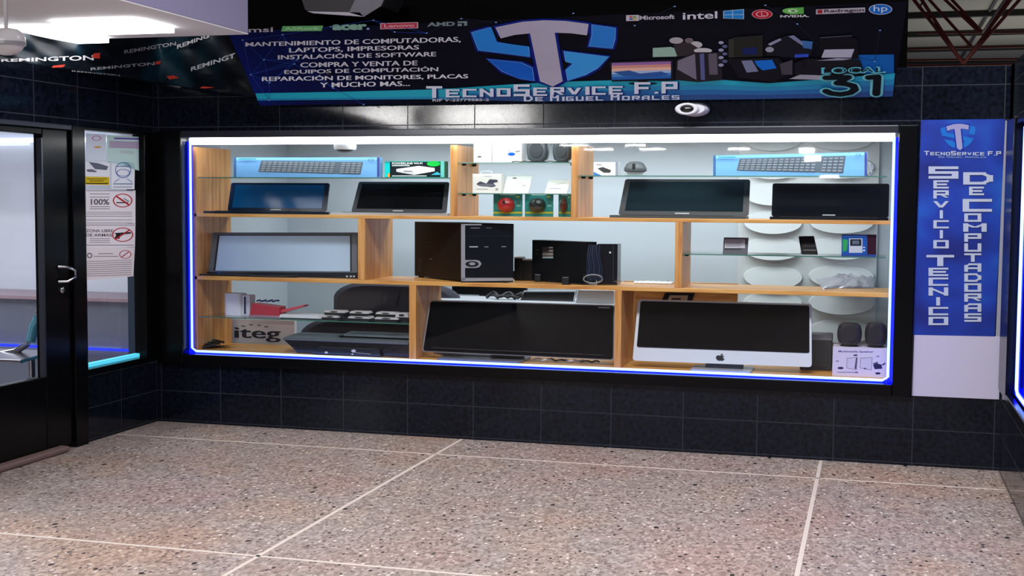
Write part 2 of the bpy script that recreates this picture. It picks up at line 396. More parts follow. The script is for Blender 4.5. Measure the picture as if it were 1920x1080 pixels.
# ---- showcase window
wn = sthing('window_1', (-2.1, 0, WZ0))
m = MB()
m.box(FX0, WX0, -.03, .07, FZ0, FZ1, FRAME); m.box(WX1, FX1, -.03, .07, FZ0, FZ1, FRAME)
m.box(WX0, WX1, -.03, .07, FZ0, WZ0, FRAME)
m.box(WX0, WX1, -.03, .07, WZ1, FZ1, mat((48, 50, 60), .25, metal=.3))  # top bar greyer than the frame, reflected brightness put into its colour
m.build('window_frame', wn, bevel=.006)
m = MB(); m.box(WX0, WX1, .02, .026, WZ0, WZ1, M_GLASS); m.build('glass_pane', wn)
# ---- side window and door, left wall
w2 = sthing('window_2', (XL, (yW0+yW1)/2, zWb))
m = MB()
m.box(XL-.06, XL+.02, yW0-.02, yW0, zWb-.03, zHd, FRAME); m.box(XL-.06, XL+.02, yW1, yW1+.03, zWb-.03, zHd, FRAME)
m.box(XL-.06, XL+.025, yW0-.02, yW1+.03, zWb-.03, zWb, FRAME); m.box(XL-.06, XL+.02, yW0-.02, yW1+.03, zWt, zHd, FRAME)
m.build('window_frame', w2, bevel=.004)
m = MB(); m.box(XL-.03, XL-.025, yW0, yW1, zWb, zWt, M_GLASS); m.build('glass_pane', w2)
m = MB(); m.box(XL-.07, XL-.035, yW0, yW1, zWb, zWb+.022, mat((90, 215, 245), .4, emit=.8)); m.build('sill_light', w2)
d1 = sthing('door_1', (XL, yD1, 0))
zT0 = PX(40, 256, XL).z; zB = PX(80, 707, XL).z; yG = PX(80, 480, XL).y; zS = PX(85, 855, XL).z
m = MB()
m.box(XL-.05, XL+.01, yG, yD1, .03, zHd-.03, FRAME); m.box(XL-.05, XL+.01, yD0, yD0+.1, .03, zHd-.03, FRAME)
m.box(XL-.05, XL+.01, yD0+.1, yG, zT0+.02, zHd-.03, FRAME); m.box(XL-.05, XL+.01, yD0+.1, yG, .03, zB, FRAME)
m.build('door_leaf', d1, bevel=.006)
m = MB(); m.box(XL-.025, XL-.02, yD0+.1, yG, zB, zT0+.02, M_GLASS); m.build('glass_pane', d1)
m = MB(); m.box(XL-.07, XL+.03, yD1+.004, yW0-.02, 0, zHd, FRAME); m.box(XL-.07, XL+.03, yD0, yD1+.004, zHd-.03, zHd, mat((40, 46, 62), .25, metal=.4)); m.build('door_frame', d1, bevel=.004)
m = MB(); m.box(XL-.02, XL+.014, yG-.015, yG, zB, zT0, mat((60, 64, 76), .3, metal=.5)); m.build('glazing_bead', d1)
hy, hz0, hz1 = PX(112, 512, XL).y, PX(110, 528, XL).z, PX(110, 500, XL).z
cr = mat((190, 192, 196), .18, metal=1)
m = MB(); hx = XL+.01
m.tube([(hx+.0, hy-.03, hz1), (hx+.04, hy+.0, hz1), (hx+.06, hy+.05, (hz1+hz0)/2+.02), (hx+.06, hy+.05, (hz1+hz0)/2-.02), (hx+.04, hy, hz0), (hx, hy-.03, hz0)], .008, cr)
hnd = m.build('door_handle', d1)
m = MB(); m.lathe([(.018, 0), (.018, .012), (.008, .014)], (hx, hy, hz0-.05), cr, axis='x'); m.build('lock_cylinder', d1)
m = MB(); P = PX(125, 830, XL+.05); m.prism(rrect(XL-.06, XL+.07, 0, .035, .015), yD0, P.y, mat((118, 96, 92), .6), axis='y'); struct(m.build('trim_7', origin=Z0))
m = MB(); zt_ = W(40, 264, 1.25).z; m.box(W(-60, 264, 1.25).x, W(216, 264, 1.25).x, 1.22, 1.27, zt_-.012, zt_+.02, mat((235, 242, 255), .4, emit=2)); tag(m.build('tube_light'), 'long white tube light inside the left shop, seen through door and side window', 'light')
m = MB(); m.box(XL-.16, XL-.09, PX(254, 500, XL-.1).y, -.0, 0, PX(262, 322, XL-.1).z, mat((30, 52, 80), .4)); struct(m.build('trim_10', origin=Z0))
# ---- window on the right wall
w3 = sthing('window_3', (XR, yR, zRb))
m = MB(); ye = PX(1905, 480, XR).y
m.box(XR-.03, XR+.06, ye, yR, zRb-.03, PX(1900, 226, XR).z, FRAME); m.box(XR-.03, XR+.06, -6, ye, zRb-.05, zRb, FRAME); m.box(XR-.02, XR+.06, -6, ye, PX(1900, 226, XR).z-.04, PX(1900, 226, XR).z, FRAME)
m.build('window_frame', w3, bevel=.004)
m = MB(); m.box(XR+.03, XR+.036, -6, ye, zRb, PX(1900, 226, XR).z-.04, M_GLASS); m.build('glass_pane', w3)
m = MB(); m.box(XR+.5, XR+.55, -6, 0, 0, TOP, mat((30, 60, 190), .6)); struct(m.build('wall_right_shop', origin=Z0))
# ---- LED lines
M_LEDC = mat((150, 190, 255), .4, emit=2.4); M_LEDB = mat((8, 24, 255), .4, emit=1.5); M_LEDW = mat((255, 255, 255), .4, emit=11.0)
x0, x1, z0, z1 = WX0+.026, WX1-.024, WZ0+.014, WZ1-.02
loop = [(x0, .05, z1), (x0, .05, z0+.02), (x0+.03, .05, z0), (x1-.03, .05, z0), (x1, .05, z0+.02), (x1, .05, z1)]
led = thing('neon_light_strip', 'blue glowing neon strip running round sides and bottom of the big display window', 'light strip', (-2.1, .05, z0))
m = MB()
m.box(WX0, x0+.002, .058, .075, WZ0, z1, M_LEDB); m.box(x1-.002, WX1, .058, .075, WZ0, z1, M_LEDB); m.box(WX0, WX1, .058, .075, WZ0-.01, z0+.002, M_LEDB)
m.build('blue_halo', led)  # glowing strips standing in for the blue halo around the core
m = MB(); m.tube(loop, .0075, M_LEDC); m.build('bright_core', led)
m = MB(); m.box(WX0+.02, WX1-.02, .05, .085, WZ1-.041, WZ1-.004, M_LEDW)
tag(m.build('tube_light'), 'long white tube light along top of the big display window', 'light')
led = thing('neon_light_strip', 'blue glowing neon strip edging the window on the right wall', 'light strip', (XR+.02, ye-.05, zRb))
ya = PX(1911, 480, XR).y; q0 = zRb+.03; q1 = PX(1900, 226, XR).z-.06
m = MB(); m.box(XR+.015, XR+.02, ya-.03, ye, zRb, q1, M_LEDB); m.box(XR+.015, XR+.02, -6, ye, zRb, q0+.01, M_LEDB); m.build('blue_halo', led)  # blue halo beside the core built as glowing strips here too
m = MB(); m.tube([(XR+.008, ya, q1), (XR+.008, ya, q0+.02), (XR+.008, ya-.06, q0), (XR+.008, -6, q0)], .008, M_LEDC); m.build('bright_core', led)

# ================================================================== SHELVING
YF = .10; YB = .56
zs1t, zs1b = W(700, 403.5, YF).z, W(700, 410, YF).z
zs2t, zs2b = W(900, 530.5, YF).z, W(900, 538, YF).z
zbt = WZ0+.015
sh = thing('display_shelving', 'varnished pine shelving filling the big display window, boards, dividers and glass shelves', 'shelving', (-2.1, .3, WZ0))
XA, XB = WX0+.02, WX1-.005
def bd(nm, a, b, c, d, e, f, mm): q = MB(); q.box(a, b, c, d, e, f, mm); return q.build(nm, sh, bevel=.002)
bd('shelf_board', XA, XB, YF, YB, zs1b, zs1t, M_WOOD)
bd('shelf_board', XA, XB, YF, YB, zs2b, zs2t, M_WOOD)
bd('base_board', XA, XB, .085, YB, zbt-.025, zbt, M_WOOD)
sp0, sp1 = W(350, 450, YF).x, W(357, 450, YF).x
bd('side_panel', XA-.01, XA+.02, YF, YB+.02, zbt, WZ1-.055, M_WOODV)
zt_ = WZ1-.05
def dv(a, b, ym, z0, z1, nm='divider', y1=YB): return bd(nm, W(a, ym, YF).x, W(b, ym, YF).x, YF, y1, z0, z1, M_WOODV)
dv(844, 857, 330, zs1t, zt_); dv(1071, 1083, 330, zs1t, zt_)
dv(671, 684, 470, zs2t, zs1b, y1=.60); dv(1265.5, 1279, 470, zs2t, zs1b, y1=.48)
dv(767, 780, 610, zbt, zs2b, y1=.60); dv(1152, 1165, 610, zbt, zs2b, y1=.56)
GT = .006
def gs(a, b, py, ym, pegs=()):
    X0, X1 = W(a, ym, YF).x+.002, W(b, ym, YF).x-.002; z = W((a+b)/2, py, YF+.02).z
    q = MB(); q.box(X0, X1, YF+.021, YB-.06, z-GT, z, M_GSHELF)
    q.box(X0, X1, YF+.018, YF+.021, z-GT, z, M_GEDGE); o = q.build('glass_shelf', sh)
    for xx in ((X0+.012,) if b > 1600 else (X0+.012, X1-.012)):
        for yy in (.2, .42):
            q = MB(); q.lathe([(.007, -.012), (.011, -.006), (.011, 0)], (xx, yy, z-GT), BLK, n=10, sx=1.3); q.build('peg', o)
    return z
zg1 = gs(352, 844, 332.5, 330); zg2 = gs(857, 1071, 304.5, 304); zg3 = gs(857, 1071, 362.5, 362); zg4 = gs(1083, 1664, 329.5, 329)
zg5 = gs(1279, 1662, 479, 479); zg6 = gs(352, 767, 599.5, 600)

# ================================================================== GOODS ON THE SHELVES
def bx(nm, par, X0, X1, Y0, Y1, Z0_, Z1, mm, bev=.002): q = MB(); q.box(X0, X1, Y0, Y1, Z0_, Z1, mm); return q.build(nm, par, bevel=bev)
CB = (118, 178, 232)
def carton(nm, label, cat, px, Y, zs, dep, c, group=None, art=None, tilt=0.0, artname='printed_front'):
    X0, X1, _, Z1 = rect(*px, Y)
    t = thing(nm, label, cat, ((X0+X1)/2, Y+dep/2, zs), group)
    if tilt:
        a = W(px[0], px[1]+tilt/2, Y).z; b = W(px[2], px[1]-tilt/2, Y).z
        q = MB(); q.prism([(X0, zs), (X1, zs), (X1, b), (X0, a)], Y, Y+dep, c if isinstance(c, bpy.types.Material) else mat(c, .5), axis='y'); q.build('carton', t, bevel=.001)
    else: bx('carton', t, X0, X1, Y, Y+dep, zs, Z1, c if isinstance(c, bpy.types.Material) else mat(c, .5), .001)
    if art:
        d = Dec(planeY(Y), .0006); art(d); d.build(artname, t)
    return t
def kb_art(x0, y0, x1, y1, kx0, kx1, sl, side):
    def f(d):
        d.poly([(x0+.5, y0), (x1-.5, y0+sl), (x1-.5, y1), (x0+.5, y1)], CB)
        d.poly([(x0+.5, y0+1), (x1-.5, y0+sl+1), (x1-.5, y0+sl+5), (x0+.5, y0+5)], (140, 205, 238))
        if side == 'l': d.poly([(x0+.5, y0), (x0+5, y0), (x0+5, y1), (x0+.5, y1)], (70, 110, 160))
        d.poly([(x1-5, y0+sl), (x1-.5, y0+sl), (x1-.5, y1), (x1-5, y1)], (66, 80, 150))
        a, b = kx0, kx1; h = y1-y0
        tl, tr, bl, br = y0+h*.16, y0+h*.16+sl*.9+h*.08*(1 if sl == 0 else 0), y1-h*.26, y1-h*.13
        d.poly([(a+6, tl), (b, tr), (b-5, br), (a, bl)], (96, 110, 122))
        for rr in range(5):
            for cc in range(19):
                if cc in (14,): continue
                u0, u1 = .02+cc*.0515, .02+cc*.0515+.036; v0, v1 = .08+rr*.18, .08+rr*.18+.11
                def q(u, v):
                    xa = a+6*(1-v)+(b-5*v-(a+6*(1-v)))*u; ya = (tl+(tr-tl)*u)*(1-v)+(bl+(br-bl)*u)*v; return xa, ya
                d.poly([q(u0, v0), q(u1, v0), q(u1, v1), q(u0, v1)], (140, 152, 162))
        d.text('logitech' if 0 else 'Nautilus', x0+9, y0+2, y0+5, x0+42, y0+2, y0+5, (40, 150, 160), bold=.0) if 0 else d.r(x0+9, y0+2.2, x0+42, y0+4, (60, 160, 170))
        d.ring(x1-17, y0+sl+5, 5, 2.2, .3, (60, 90, 150))
    return f
carton('keyboard_box', 'light blue keyboard box on the glass shelf left of the green router box', 'box', (438, 295, 712, 332), .15, zg1, .05, CB, 'boxed keyboards', kb_art(438, 295, 712, 332, 484, 681, 0, 'l'))
carton('keyboard_box', 'light blue keyboard box on the upper glass shelf at right, beside a computer mouse', 'box', (1337, 288.5, 1626, 330), .15, zg4, .05, CB, 'boxed keyboards', kb_art(1337, 291.5, 1626, 330, 1381, 1586, -6, 'l'), tilt=7)
def rb(d):
    d.r(731, 302, 832, 332, (22, 32, 38)); d.r(721, 306, 731, 332, (20, 200, 200)); d.r(731, 302, 826, 303.5, (30, 180, 160)); d.r(826, 302, 833, 332, (110, 205, 195))
    d.text('POWERLINE WI-FI', 735, 304.5, 308, 792, 304.5, 308, (225, 235, 235), bold=.03)
    d.r(735, 309, 768, 311.5, (180, 200, 200))
    d.el(813, 307, 12.5, 5, (25, 205, 75)); d.poly([(743, 317), (785, 311), (815, 315), (815, 321), (776, 328), (743, 322)], (236, 240, 242))
    d.poly([(743, 317), (776, 321.5), (776, 328), (743, 322)], (205, 210, 214)); d.r(757, 320.5, 773, 321.8, (60, 60, 60))
    d.r(735, 329, 800, 330.8, (200, 215, 215)); d.poly([(808, 328), (820, 322), (828, 328)], (60, 190, 215)); d.r(727, 325, 731, 332, (240, 160, 60))
carton('router_box', 'dark and turquoise networking box showing a white flat device, on the upper left glass shelf', 'box', (721, 302, 833, 332), .16, zg1, .08, (24, 150, 150), None, rb)
# laptops
def laptop(label, px, Y, zs, frame, scr, base_px, lean=.06, hinge=.0, logo=True, slant=0, dy=.26):
    x0, y0, x1, y1 = px
    X0, X1, _, _ = rect(x0, y0, x1, y1, Y+lean); zt = W((x0+x1)/2, y0, Y+lean).z
    B0, B1 = W(base_px[0], y1, YF+.03).x, W(base_px[1], y1, YF+.03).x
    t = thing('laptop', label, 'laptop', ((X0+X1)/2, Y, zs))
    th = .016
    q = MB(); q.prism([(B0, YF+.035), (B1, YF+.035), (max(X1, B1-.03), Y+.01), (X0, Y+.01)], zs, zs+th, frame if base_px[2] is None else base_px[2]); q.build('keyboard_base', t, bevel=.004)
    kz = zs+th
    q = MB(); m_ = mat((30, 31, 34), .6)
    for r_ in range(5):
        for c_ in range(14):
            u0 = .08+c_*.06; ya = YF+.07+(Y-YF-.1)*(r_/5.0); yb = ya+(Y-YF-.1)*.15
            q.box(B0+(B1-B0)*u0, B0+(B1-B0)*(u0+.05), ya, yb, kz, kz+.002, m_)
    kk = q.build('keyboard', t); 
    sx = slant
    q = MB(); q.M = Matrix(); zb = zs+th; d_ = .012
    o0 = rrect(0, 1, 0, 1, .02, 4, .06)
    def pt(u, v, k): 
        return (X0-sx*(1-v)+(X1-X0+sx*(1-v))*u, Y+lean*v+k, zb+(zt-zb)*v)
    n = len(o0); vs = [pt(u, v, 0) for u, v in o0]+[pt(u, v, d_) for u, v in o0]
    q.add(vs, [list(range(n))[::-1], list(range(n, 2*n))], frame); q.add(vs, [(i, (i+1) % n, n+(i+1) % n, n+i) for i in range(n)], frame, True)
    lid = q.build('screen_lid', t)
    q = MB(); a, b, c, dd = .045, .955, .12, .93
    q.add([pt(a, c, -.0012), pt(b, c, -.0012), pt(b, dd, -.0012), pt(a, dd, -.0012)], [(0, 1, 2, 3)], scr); q.build('screen', t)
    if logo:
        q = MB(); q.add([pt(.44, .045, -.0014), pt(.55, .045, -.0014), pt(.55, .075, -.0014), pt(.44, .075, -.0014)], [(0, 1, 2, 3)], mat((190, 195, 200), .3)); q.build('maker_mark', t)
    return t
laptop('dark glossy laptop with painted blue reflection at the left end of the top pine shelf', (434, 343, 618, 402), .26, zs1t, mat((8, 26, 48), .15, spec=.3), mat((10, 78, 128), .1, spec=.3), (380, 616, None), logo=True)  # blue reflection put into the lid and screen colours
laptop('black laptop with silver keyboard deck, right of the blue-tinted laptop', (673, 341, 842, 402), .26, zs1t, mat((40, 46, 52), .35), SCREEN, (618, 841, SILV), slant=.03)
laptop('grey framed open laptop right of the central column, silver base front edge', (1172, 336, 1406, 403), .26, zs1t, mat((38, 44, 50), .35), mat((30, 44, 52), .05, spec=.2), (1142, 1398, mat((70, 74, 78), .4)), slant=.03)
laptop('glossy black laptop at the right end of the top pine shelf', (1448, 344, 1667, 405), .24, zs1t, mat((12, 14, 20), .12, coat=.7), mat((14, 18, 26), .05, spec=.5), (1443, 1666, None), lean=.03)
# centre column, upper glass shelf
def speaker(label, px, Y, zs, group, c=(62, 72, 78), par=None):
    X0, X1, _, Z1 = rect(*px, Y); cx = (X0+X1)/2; hw = (X1-X0)/2; h = Z1-zs
    t = thing('desk_speaker', label, 'speaker', (cx, Y+.05, zs), group)
    q = MB(); rings = []
    for k in range(13):
        v = k/12; wd = hw*(.62+.38*math.sin(math.pi*(.12+.76*v))**.7) if 0 < v < 1 else hw*.6
        rings.append([(cx+wd*math.copysign(abs(math.cos(a))**.6, math.cos(a)), Y+.05+.05*math.copysign(abs(math.sin(a))**.6, math.sin(a)), zs+.012+(h-.012)*v) for a in [2*math.pi*i/24 for i in range(24)]])
    q.loft(rings, mat(c, .45)); q.build('cabinet', t)
    q = MB(); q.prism(ell(cx, zs+h*.55, hw*.62, h*.33), Y-.006, Y+.01, mat(tuple(int(v*.75) for v in c), .8), axis='y'); q.build('grille', t, bevel=.002)
    q = MB(); q.lathe([(hw*.7, 0), (hw*.75, .006), (hw*.4, .014)], (cx, Y+.05, zs), mat((16, 18, 20), .4), sy=.5); q.build('foot', t)
    return t
speaker('grey rounded desk speaker on the centre column\'s upper glass shelf, left one', (985, 262, 1025, 301), .19, zg2, 'pair of grey speakers')
speaker('grey rounded desk speaker on the centre column\'s upper glass shelf, against the right divider', (1034, 263, 1069, 300), .19, zg2, 'pair of grey speakers')
q = MB(); q.tube([(W(x, 303, .16).x, .155+.015*math.sin(i*1.3), zg2+.004+.004*(i % 2)) for i, x in enumerate(range(960, 1066, 8))], .003, PLAST)
tag(q.build('speaker_cable'), 'thin black cable lying in front of the grey speakers', 'cable')
carton('accessory_box', 'plain white box at the left end of the centre column\'s upper glass shelf', 'box', (888, 264, 922, 304), .2, zg2, .1, (240, 241, 243), None, lambda d: (d.el(899, 294, 4, 1.6, (90, 90, 95)), d.r(893, 281, 896, 282, (150, 150, 150))))
carton('accessory_box', 'white box with a blue printed gadget, between the plain white box and the grey speakers', 'box', (923, 263, 978, 304), .2, zg2, .1, (238, 240, 243), None,
       lambda d: (d.el(959, 289, 7, 3.2, (20, 90, 190)), d.line((952, 281), (958, 284), 1, (60, 70, 90)), d.line((966, 285), (975, 283), 1.6, (60, 70, 90)), d.r(925, 269, 927, 288, (200, 205, 210))))
# middle glass shelf
def phold(d):
    d.poly([(893, 345), (900, 340), (912, 344), (918, 336), (932, 337), (934, 341), (925, 343), (930, 349), (922, 351), (897, 348)], (70, 74, 88)); d.el(912, 347, 16, 2.8, (110, 114, 124)); d.r(893, 354, 915, 355.2, (170, 172, 176)); d.r(929, 353, 934, 357, (160, 165, 150)); d.r(908, 330, 922, 331, (180, 182, 186))
t = carton('phone_holder_box', 'white carrying box printed with a dark phone holder, with a handle tab on top', 'box', (886, 326, 940, 362), .17, zg3, .09, (236, 238, 234), None, phold)
X0, X1, Za, Zb = rect(902, 321, 922, 327, .2)
q = MB(); q.tube([(X0, .2, Za-.004), (X0, .2, Zb-.003), (X0+.01, .2, Zb), (X1-.01, .2, Zb), (X1, .2, Zb-.003), (X1, .2, Za-.004)], .003, WHITE); q.build('handle', t)
def leaf(px, label, art, dark=(240, 242, 240)):
    x0, y0, x1, y1 = px; Y = .19
    A, B, C_, D = W(x0+8, y0, Y+.08), W(x1, y0, Y+.08), W(x1-8, y1, Y), W(x0, y1, Y)
    dz = zg3-(C_.z+D.z)/2
    A.z += dz; B.z += dz; C_.z = D.z = zg3; A.z = B.z = (A.z+B.z)/2
    q = MB(); o = V((0, .012, .004)); q.add([D, C_, B, A, D+o, C_+o, B+o, A+o], [(0, 1, 2, 3), (7, 6, 5, 4), (0, 4, 5, 1), (1, 5, 6, 2), (2, 6, 7, 3), (3, 7, 4, 0)], mat(dark, .4))
    t = thing('blister_pack', label, 'package', ((A.x+B.x)/2, Y, zg3)); q.build('card', t)
    d = Dec(Plane(D, C_, B), .0006); art(d); d.build('printed_front', t); return t
leaf((943, 328, 998, 361), 'white slanted pack with faint grey print, right of the phone holder box', lambda d: (d.el(965, 334, 4, 1.4, (120, 124, 124)), d.line((950, 350), (978, 341), 1.6, (200, 204, 200)), d.el(982, 348, 4, 1.2, (170, 174, 170)), d.r(945, 352.5, 955, 353.5, (190, 190, 190))))
leaf((1021, 336, 1070, 361), 'white slanted pack against the right divider on the middle glass shelf', lambda d: (d.r(1030, 353, 1052, 354, (120, 150, 190)), d.line((1040, 346), (1060, 343), 1.2, (200, 204, 205))))
# mouse blister packs on top pine shelf
def mpack(px, label, body, grp='blister packed mice on the top pine shelf'):
    x0, y0, x1, y1 = px; Y = .24
    X0, X1, _, Z1 = rect(x0, y0, x1, y1, Y); t = thing('mouse_package', label, 'package', ((X0+X1)/2, Y, zs1t), grp)
    bx('backing_card', t, X0, X1, Y, Y+.01, zs1t, Z1, mat((18, 128, 126), .5), .001)
    cx = X0+(X1-X0)*.45; cz = zs1t+(Z1-zs1t)*.5; rx = min(.062, (X1-X0)*.3); rz = (Z1-zs1t)*.34
    q = MB(); q.lathe([(1, 0), (.96, -.02), (.75, -.04), (.4, -.052), (.02, -.055)], (cx, Y, cz), mat(body, .25, coat=.5), axis='y', sx=rx, sy=rz); mo = q.build('mouse', t)
    q = MB(); q.prism(ell(cx, cz+rz*.35, rx*.14, rz*.25, 12), Y-.06, Y-.03, mat((20, 20, 22), .4), axis='y'); q.build('scroll_wheel', mo)
    d = Dec(planeY(Y), .0006); w_ = x1-x0
    d.poly([(x0+w_*.2, y0), (x1-w_*.2, y0), (x1-w_*.25, y0+3), (x0+w_*.25, y0+3)], (190, 215, 215)); d.el(x1-w_*.16, y0+6, w_*.07, 1.6, (180, 200, 60)); d.r(x0+.3, y1-5, x1-.3, y1-1.5, (176, 186, 60)); d.r(x1-w_*.2, y0+14, x1-3, y0+19, (60, 100, 95)); d.r(x1-w_*.2, y0+22, x1-3, y0+24, (150, 180, 170)); d.build('printed_card', t)
mpack((925, 363, 979, 402), 'teal blister pack with a red computer mouse', (170, 36, 44))
mpack((984, 363, 1037, 402), 'teal blister pack with a black computer mouse', (36, 46, 48))
mpack((1047, 364, 1070, 402), 'narrow teal pack with a brown mouse, against the right divider', (90, 40, 34))
# right top: mouse box, mouse
def mbx(d):
    d.r(1113.5, 304, 1154, 331, (240, 243, 246)); d.r(1154, 304, 1159, 331, (140, 150, 165)); d.poly([(1120, 316), (1130, 313), (1146, 319), (1144, 324), (1132, 324)], (66, 66, 66)); d.poly([(1113, 322), (1128, 329), (1140, 331), (1113, 331)], (60, 130, 200)); d.r(1118, 308, 1128, 309.5, (120, 120, 120)); d.r(1117, 310.5, 1148, 311.5, (190, 190, 190))
carton('mouse_box', 'small white box printed with a dark mouse, right of the central column', 'box', (1113, 304, 1159, 331), .16, zg4, .06, (230, 234, 238), None, mbx)
X0, X1, _, Z1 = rect(1170, 303, 1213, 323, .22)
t = thing('computer_mouse', 'grey wireless computer mouse standing on a small clear stand, right of the mouse box', 'mouse', ((X0+X1)/2, .22, zg4))
cx = (X0+X1)/2; hw = (X1-X0)/2
q = MB(); q.M = Matrix.Translation((cx, .22, zg4+.03)) 
q.lathe([(.8, 0), (1, .12), (.98, .4), (.8, .75), (.5, .95), (.02, 1)], (0, 0, 0), mat((92, 100, 104), .4), sx=hw, sy=.05); 
for i in range(len(q.v)): p = q.v[i]
q.v = [V((p.x, p.y, zg4+.022+max(0, p.z-zg4-.03)*(Z1-zg4-.02))) for p in q.v]
bo = q.build('mouse_body', t)
q = MB(); q.box(cx-hw*.15, cx+hw*.1, .165, .20, zg4+.04, Z1-.012, mat((28, 30, 32), .4)); q.build('scroll_wheel', bo, bevel=.004)
q = MB(); q.box(cx-hw*.9, cx+hw*.9, .19, .26, zg4, zg4+.006, M_GSHELF); q.box(cx-hw*.7, cx+hw*.7, .21, .24, zg4+.006, zg4+.024, mat((215, 228, 228), .3)); q.build('clear_stand', t)
X0, X1, Za, Z1 = rect(1629, 305, 1637, 326, .3)
q = MB(); q.tube([(X0, .3, Z1), ((X0+X1)/2+.003, .3, (Z1+zg4)/2), (X1-.005, .3, zg4+.02), (X0+.004, .3, zg4+.005), (X0-.005, .3, zg4+.016)], .006, WHITE)
tag(q.build('white_cable'), 'short white cable hook standing behind the right end of the right keyboard box', 'cable')

# ---- row two
def monitor(label, TL, TR, BR, BL, Yt, Yb, frame, scr, ins, dep=.03, chin=None, name='monitor', cat='monitor', rad=.03):
    a, b, c, d = W(*TL, Yt), W(*TR, Yt), W(*BR, Yb), W(*BL, Yb)
    base = (c+d)/2
    def pt(u, v, k=0): 
        lo = d+(c-d)*u; hi = a+(b-a)*u; p = lo+(hi-lo)*v; return V((p.x, p.y+k, p.z))
    def shell(u0, u1, v0, v1, k0, k1, mm, r=.02):
        q = MB(); o = rrect(u0, u1, v0, v1, r, 4, r*2.4); n = len(o)
        vs = [pt(u, v, k0) for u, v in o]+[pt(u, v, k1) for u, v in o]
        q.add(vs, [list(range(n))[::-1], list(range(n, 2*n))], mm); q.add(vs, [(i, (i+1) % n, n+(i+1) % n, n+i) for i in range(n)], mm, True); return q
    return a, b, c, d, pt, shell
# widescreen monitor, left
a, b, c, d, pt, shell = monitor('', (400, 436), (669, 436), (670, 524), (389, 522), .30, .22, None, None, None)
t = thing('monitor', 'widescreen monitor with grey bezel and pale screen on the middle pine shelf', 'monitor', ((a.x+b.x)/2, .3, zs2t))
shell(0, 1, .14, 1, 0, .035, mat((96, 104, 118), .35), .01).build('bezel', t)
q = shell(.035, .965, .17, .945, -.002, 0, mat((24, 24, 30), .4), .003); q.build('inner_bezel', t)
q = shell(.05, .955, .17, .93, -.004, -.002, mat((176, 204, 232), .35), .003); q.build('screen', t)  # pale screen colour holds the reflection of the bright room
q = shell(-.005, 1, .015, .145, -.006, .04, mat((14, 22, 34), .25, coat=.4), .004); ch = q.build('control_strip', t)
q = MB()
for u in (.93, .955, .975): q.add([pt(u, .05, -.008), pt(u+.012, .05, -.008), pt(u+.012, .08, -.008), pt(u, .08, -.008)], [(0, 1, 2, 3)], mat((210, 212, 216), .4))
q.build('buttons', ch)
xb0, xb1 = W(358, 520, .2).x, W(560, 520, .2).x
q = MB(); q.prism(rrect(xb0, xb1, .13, .42, .05), zs2t, zs2t+.01, mat((14, 14, 17), .3)); q.box((a.x+b.x)/2-.1, (a.x+b.x)/2+.1, .31, .36, zs2t+.005, zs2t+.2, PLAST); q.build('stand', t)
# PC tower
A, B_, Cb = H(865, 530.5, zs2t), H(963, 530, zs2t), H(777, 519, zs2t)
A.y = max(A.y, YF+.01); D_ = Cb+(B_-A)
zt = W(865, 419, A.y).z
t = thing('computer_tower', 'black desktop computer tower with silver trimmed front and round power button', 'computer', ((A.x+B_.x)/2, .3, zs2t))
q = MB(); q.prism([(A.x, A.y), (B_.x, B_.y), (D_.x, D_.y), (Cb.x, Cb.y)], zs2t+.008, zt, mat((24, 21, 21), .4, spec=.15)); q.build('case', t, bevel=.004)
q = MB()
for p in (A, B_, Cb, D_):
    cc = (A+B_+Cb+D_)/4; pp = p+(cc-p)*.15; q.lathe([(.02, 0), (.02, .01)], (pp.x, pp.y, zs2t), BLK, n=12)
q.build('feet', t)
pf = Plane(A, B_, A+V((0, 0, 1)))
fp = Dec(pf, .001)
q = MB(); 
def fpoly(mb, pts, off0, off1, mm):
    n = len(pts); vs = [pf.hit(x, y, off1) for x, y in pts]+[pf.hit(x, y, off0) for x, y in pts]
    mb.add(vs, [list(range(n)), list(range(n, 2*n))[::-1]]+[(i, n+i, n+(i+1) % n, (i+1) % n) for i in range(n)], mm)
q = MB(); fpoly(q, [(866, 420.5), (962, 422), (962, 529), (866, 528.5)], .0, .012, mat((14, 18, 26), .12, coat=.7)); fa = q.build('front_panel', t)
q = MB(); tr = mat((170, 172, 182), .3, metal=.4)
fpoly(q, [(864.5, 421), (872, 422), (872, 527), (864.5, 527.5)], .012, .018, tr); fpoly(q, [(864.5, 521), (962, 521), (962, 526.5), (864.5, 527.5)], .012, .018, tr); fpoly(q, [(864.5, 420), (903, 420), (903, 422.5), (864.5, 422.5)], .012, .018, tr)
fpoly(q, [(872, 487.5), (893, 487.5), (899, 489), (903, 494.5), (899, 500.5), (893, 502.5), (872, 502.5)], .012, .018, tr); q.build('silver_trim', fa)
q = MB(); fpoly(q, [(x, y) for x, y in ell(885, 495, 12.5, 5.4)], .018, .020, mat((16, 22, 36), .3)); fpoly(q, [(x, y) for x, y in ell(885.5, 494.6, 6, 2.8)], .02, .024, mat((200, 206, 214), .25, metal=.7)); q.build('power_button', fa)
fp = Dec(pf, .0125); fp.r(880, 462, 896, 463.6, (205, 208, 214)); fp.r(908, 462.3, 916, 463.4, (150, 152, 160)); fp.r(940, 462, 949, 463.2, (150, 152, 160)); fp.r(882, 427, 900, 428, (150, 152, 160)); fp.r(912, 427, 922, 427.8, (120, 122, 130)); fp.r(872, 442, 961, 442.6, (40, 44, 54)); fp.build('drive_markings', fa)
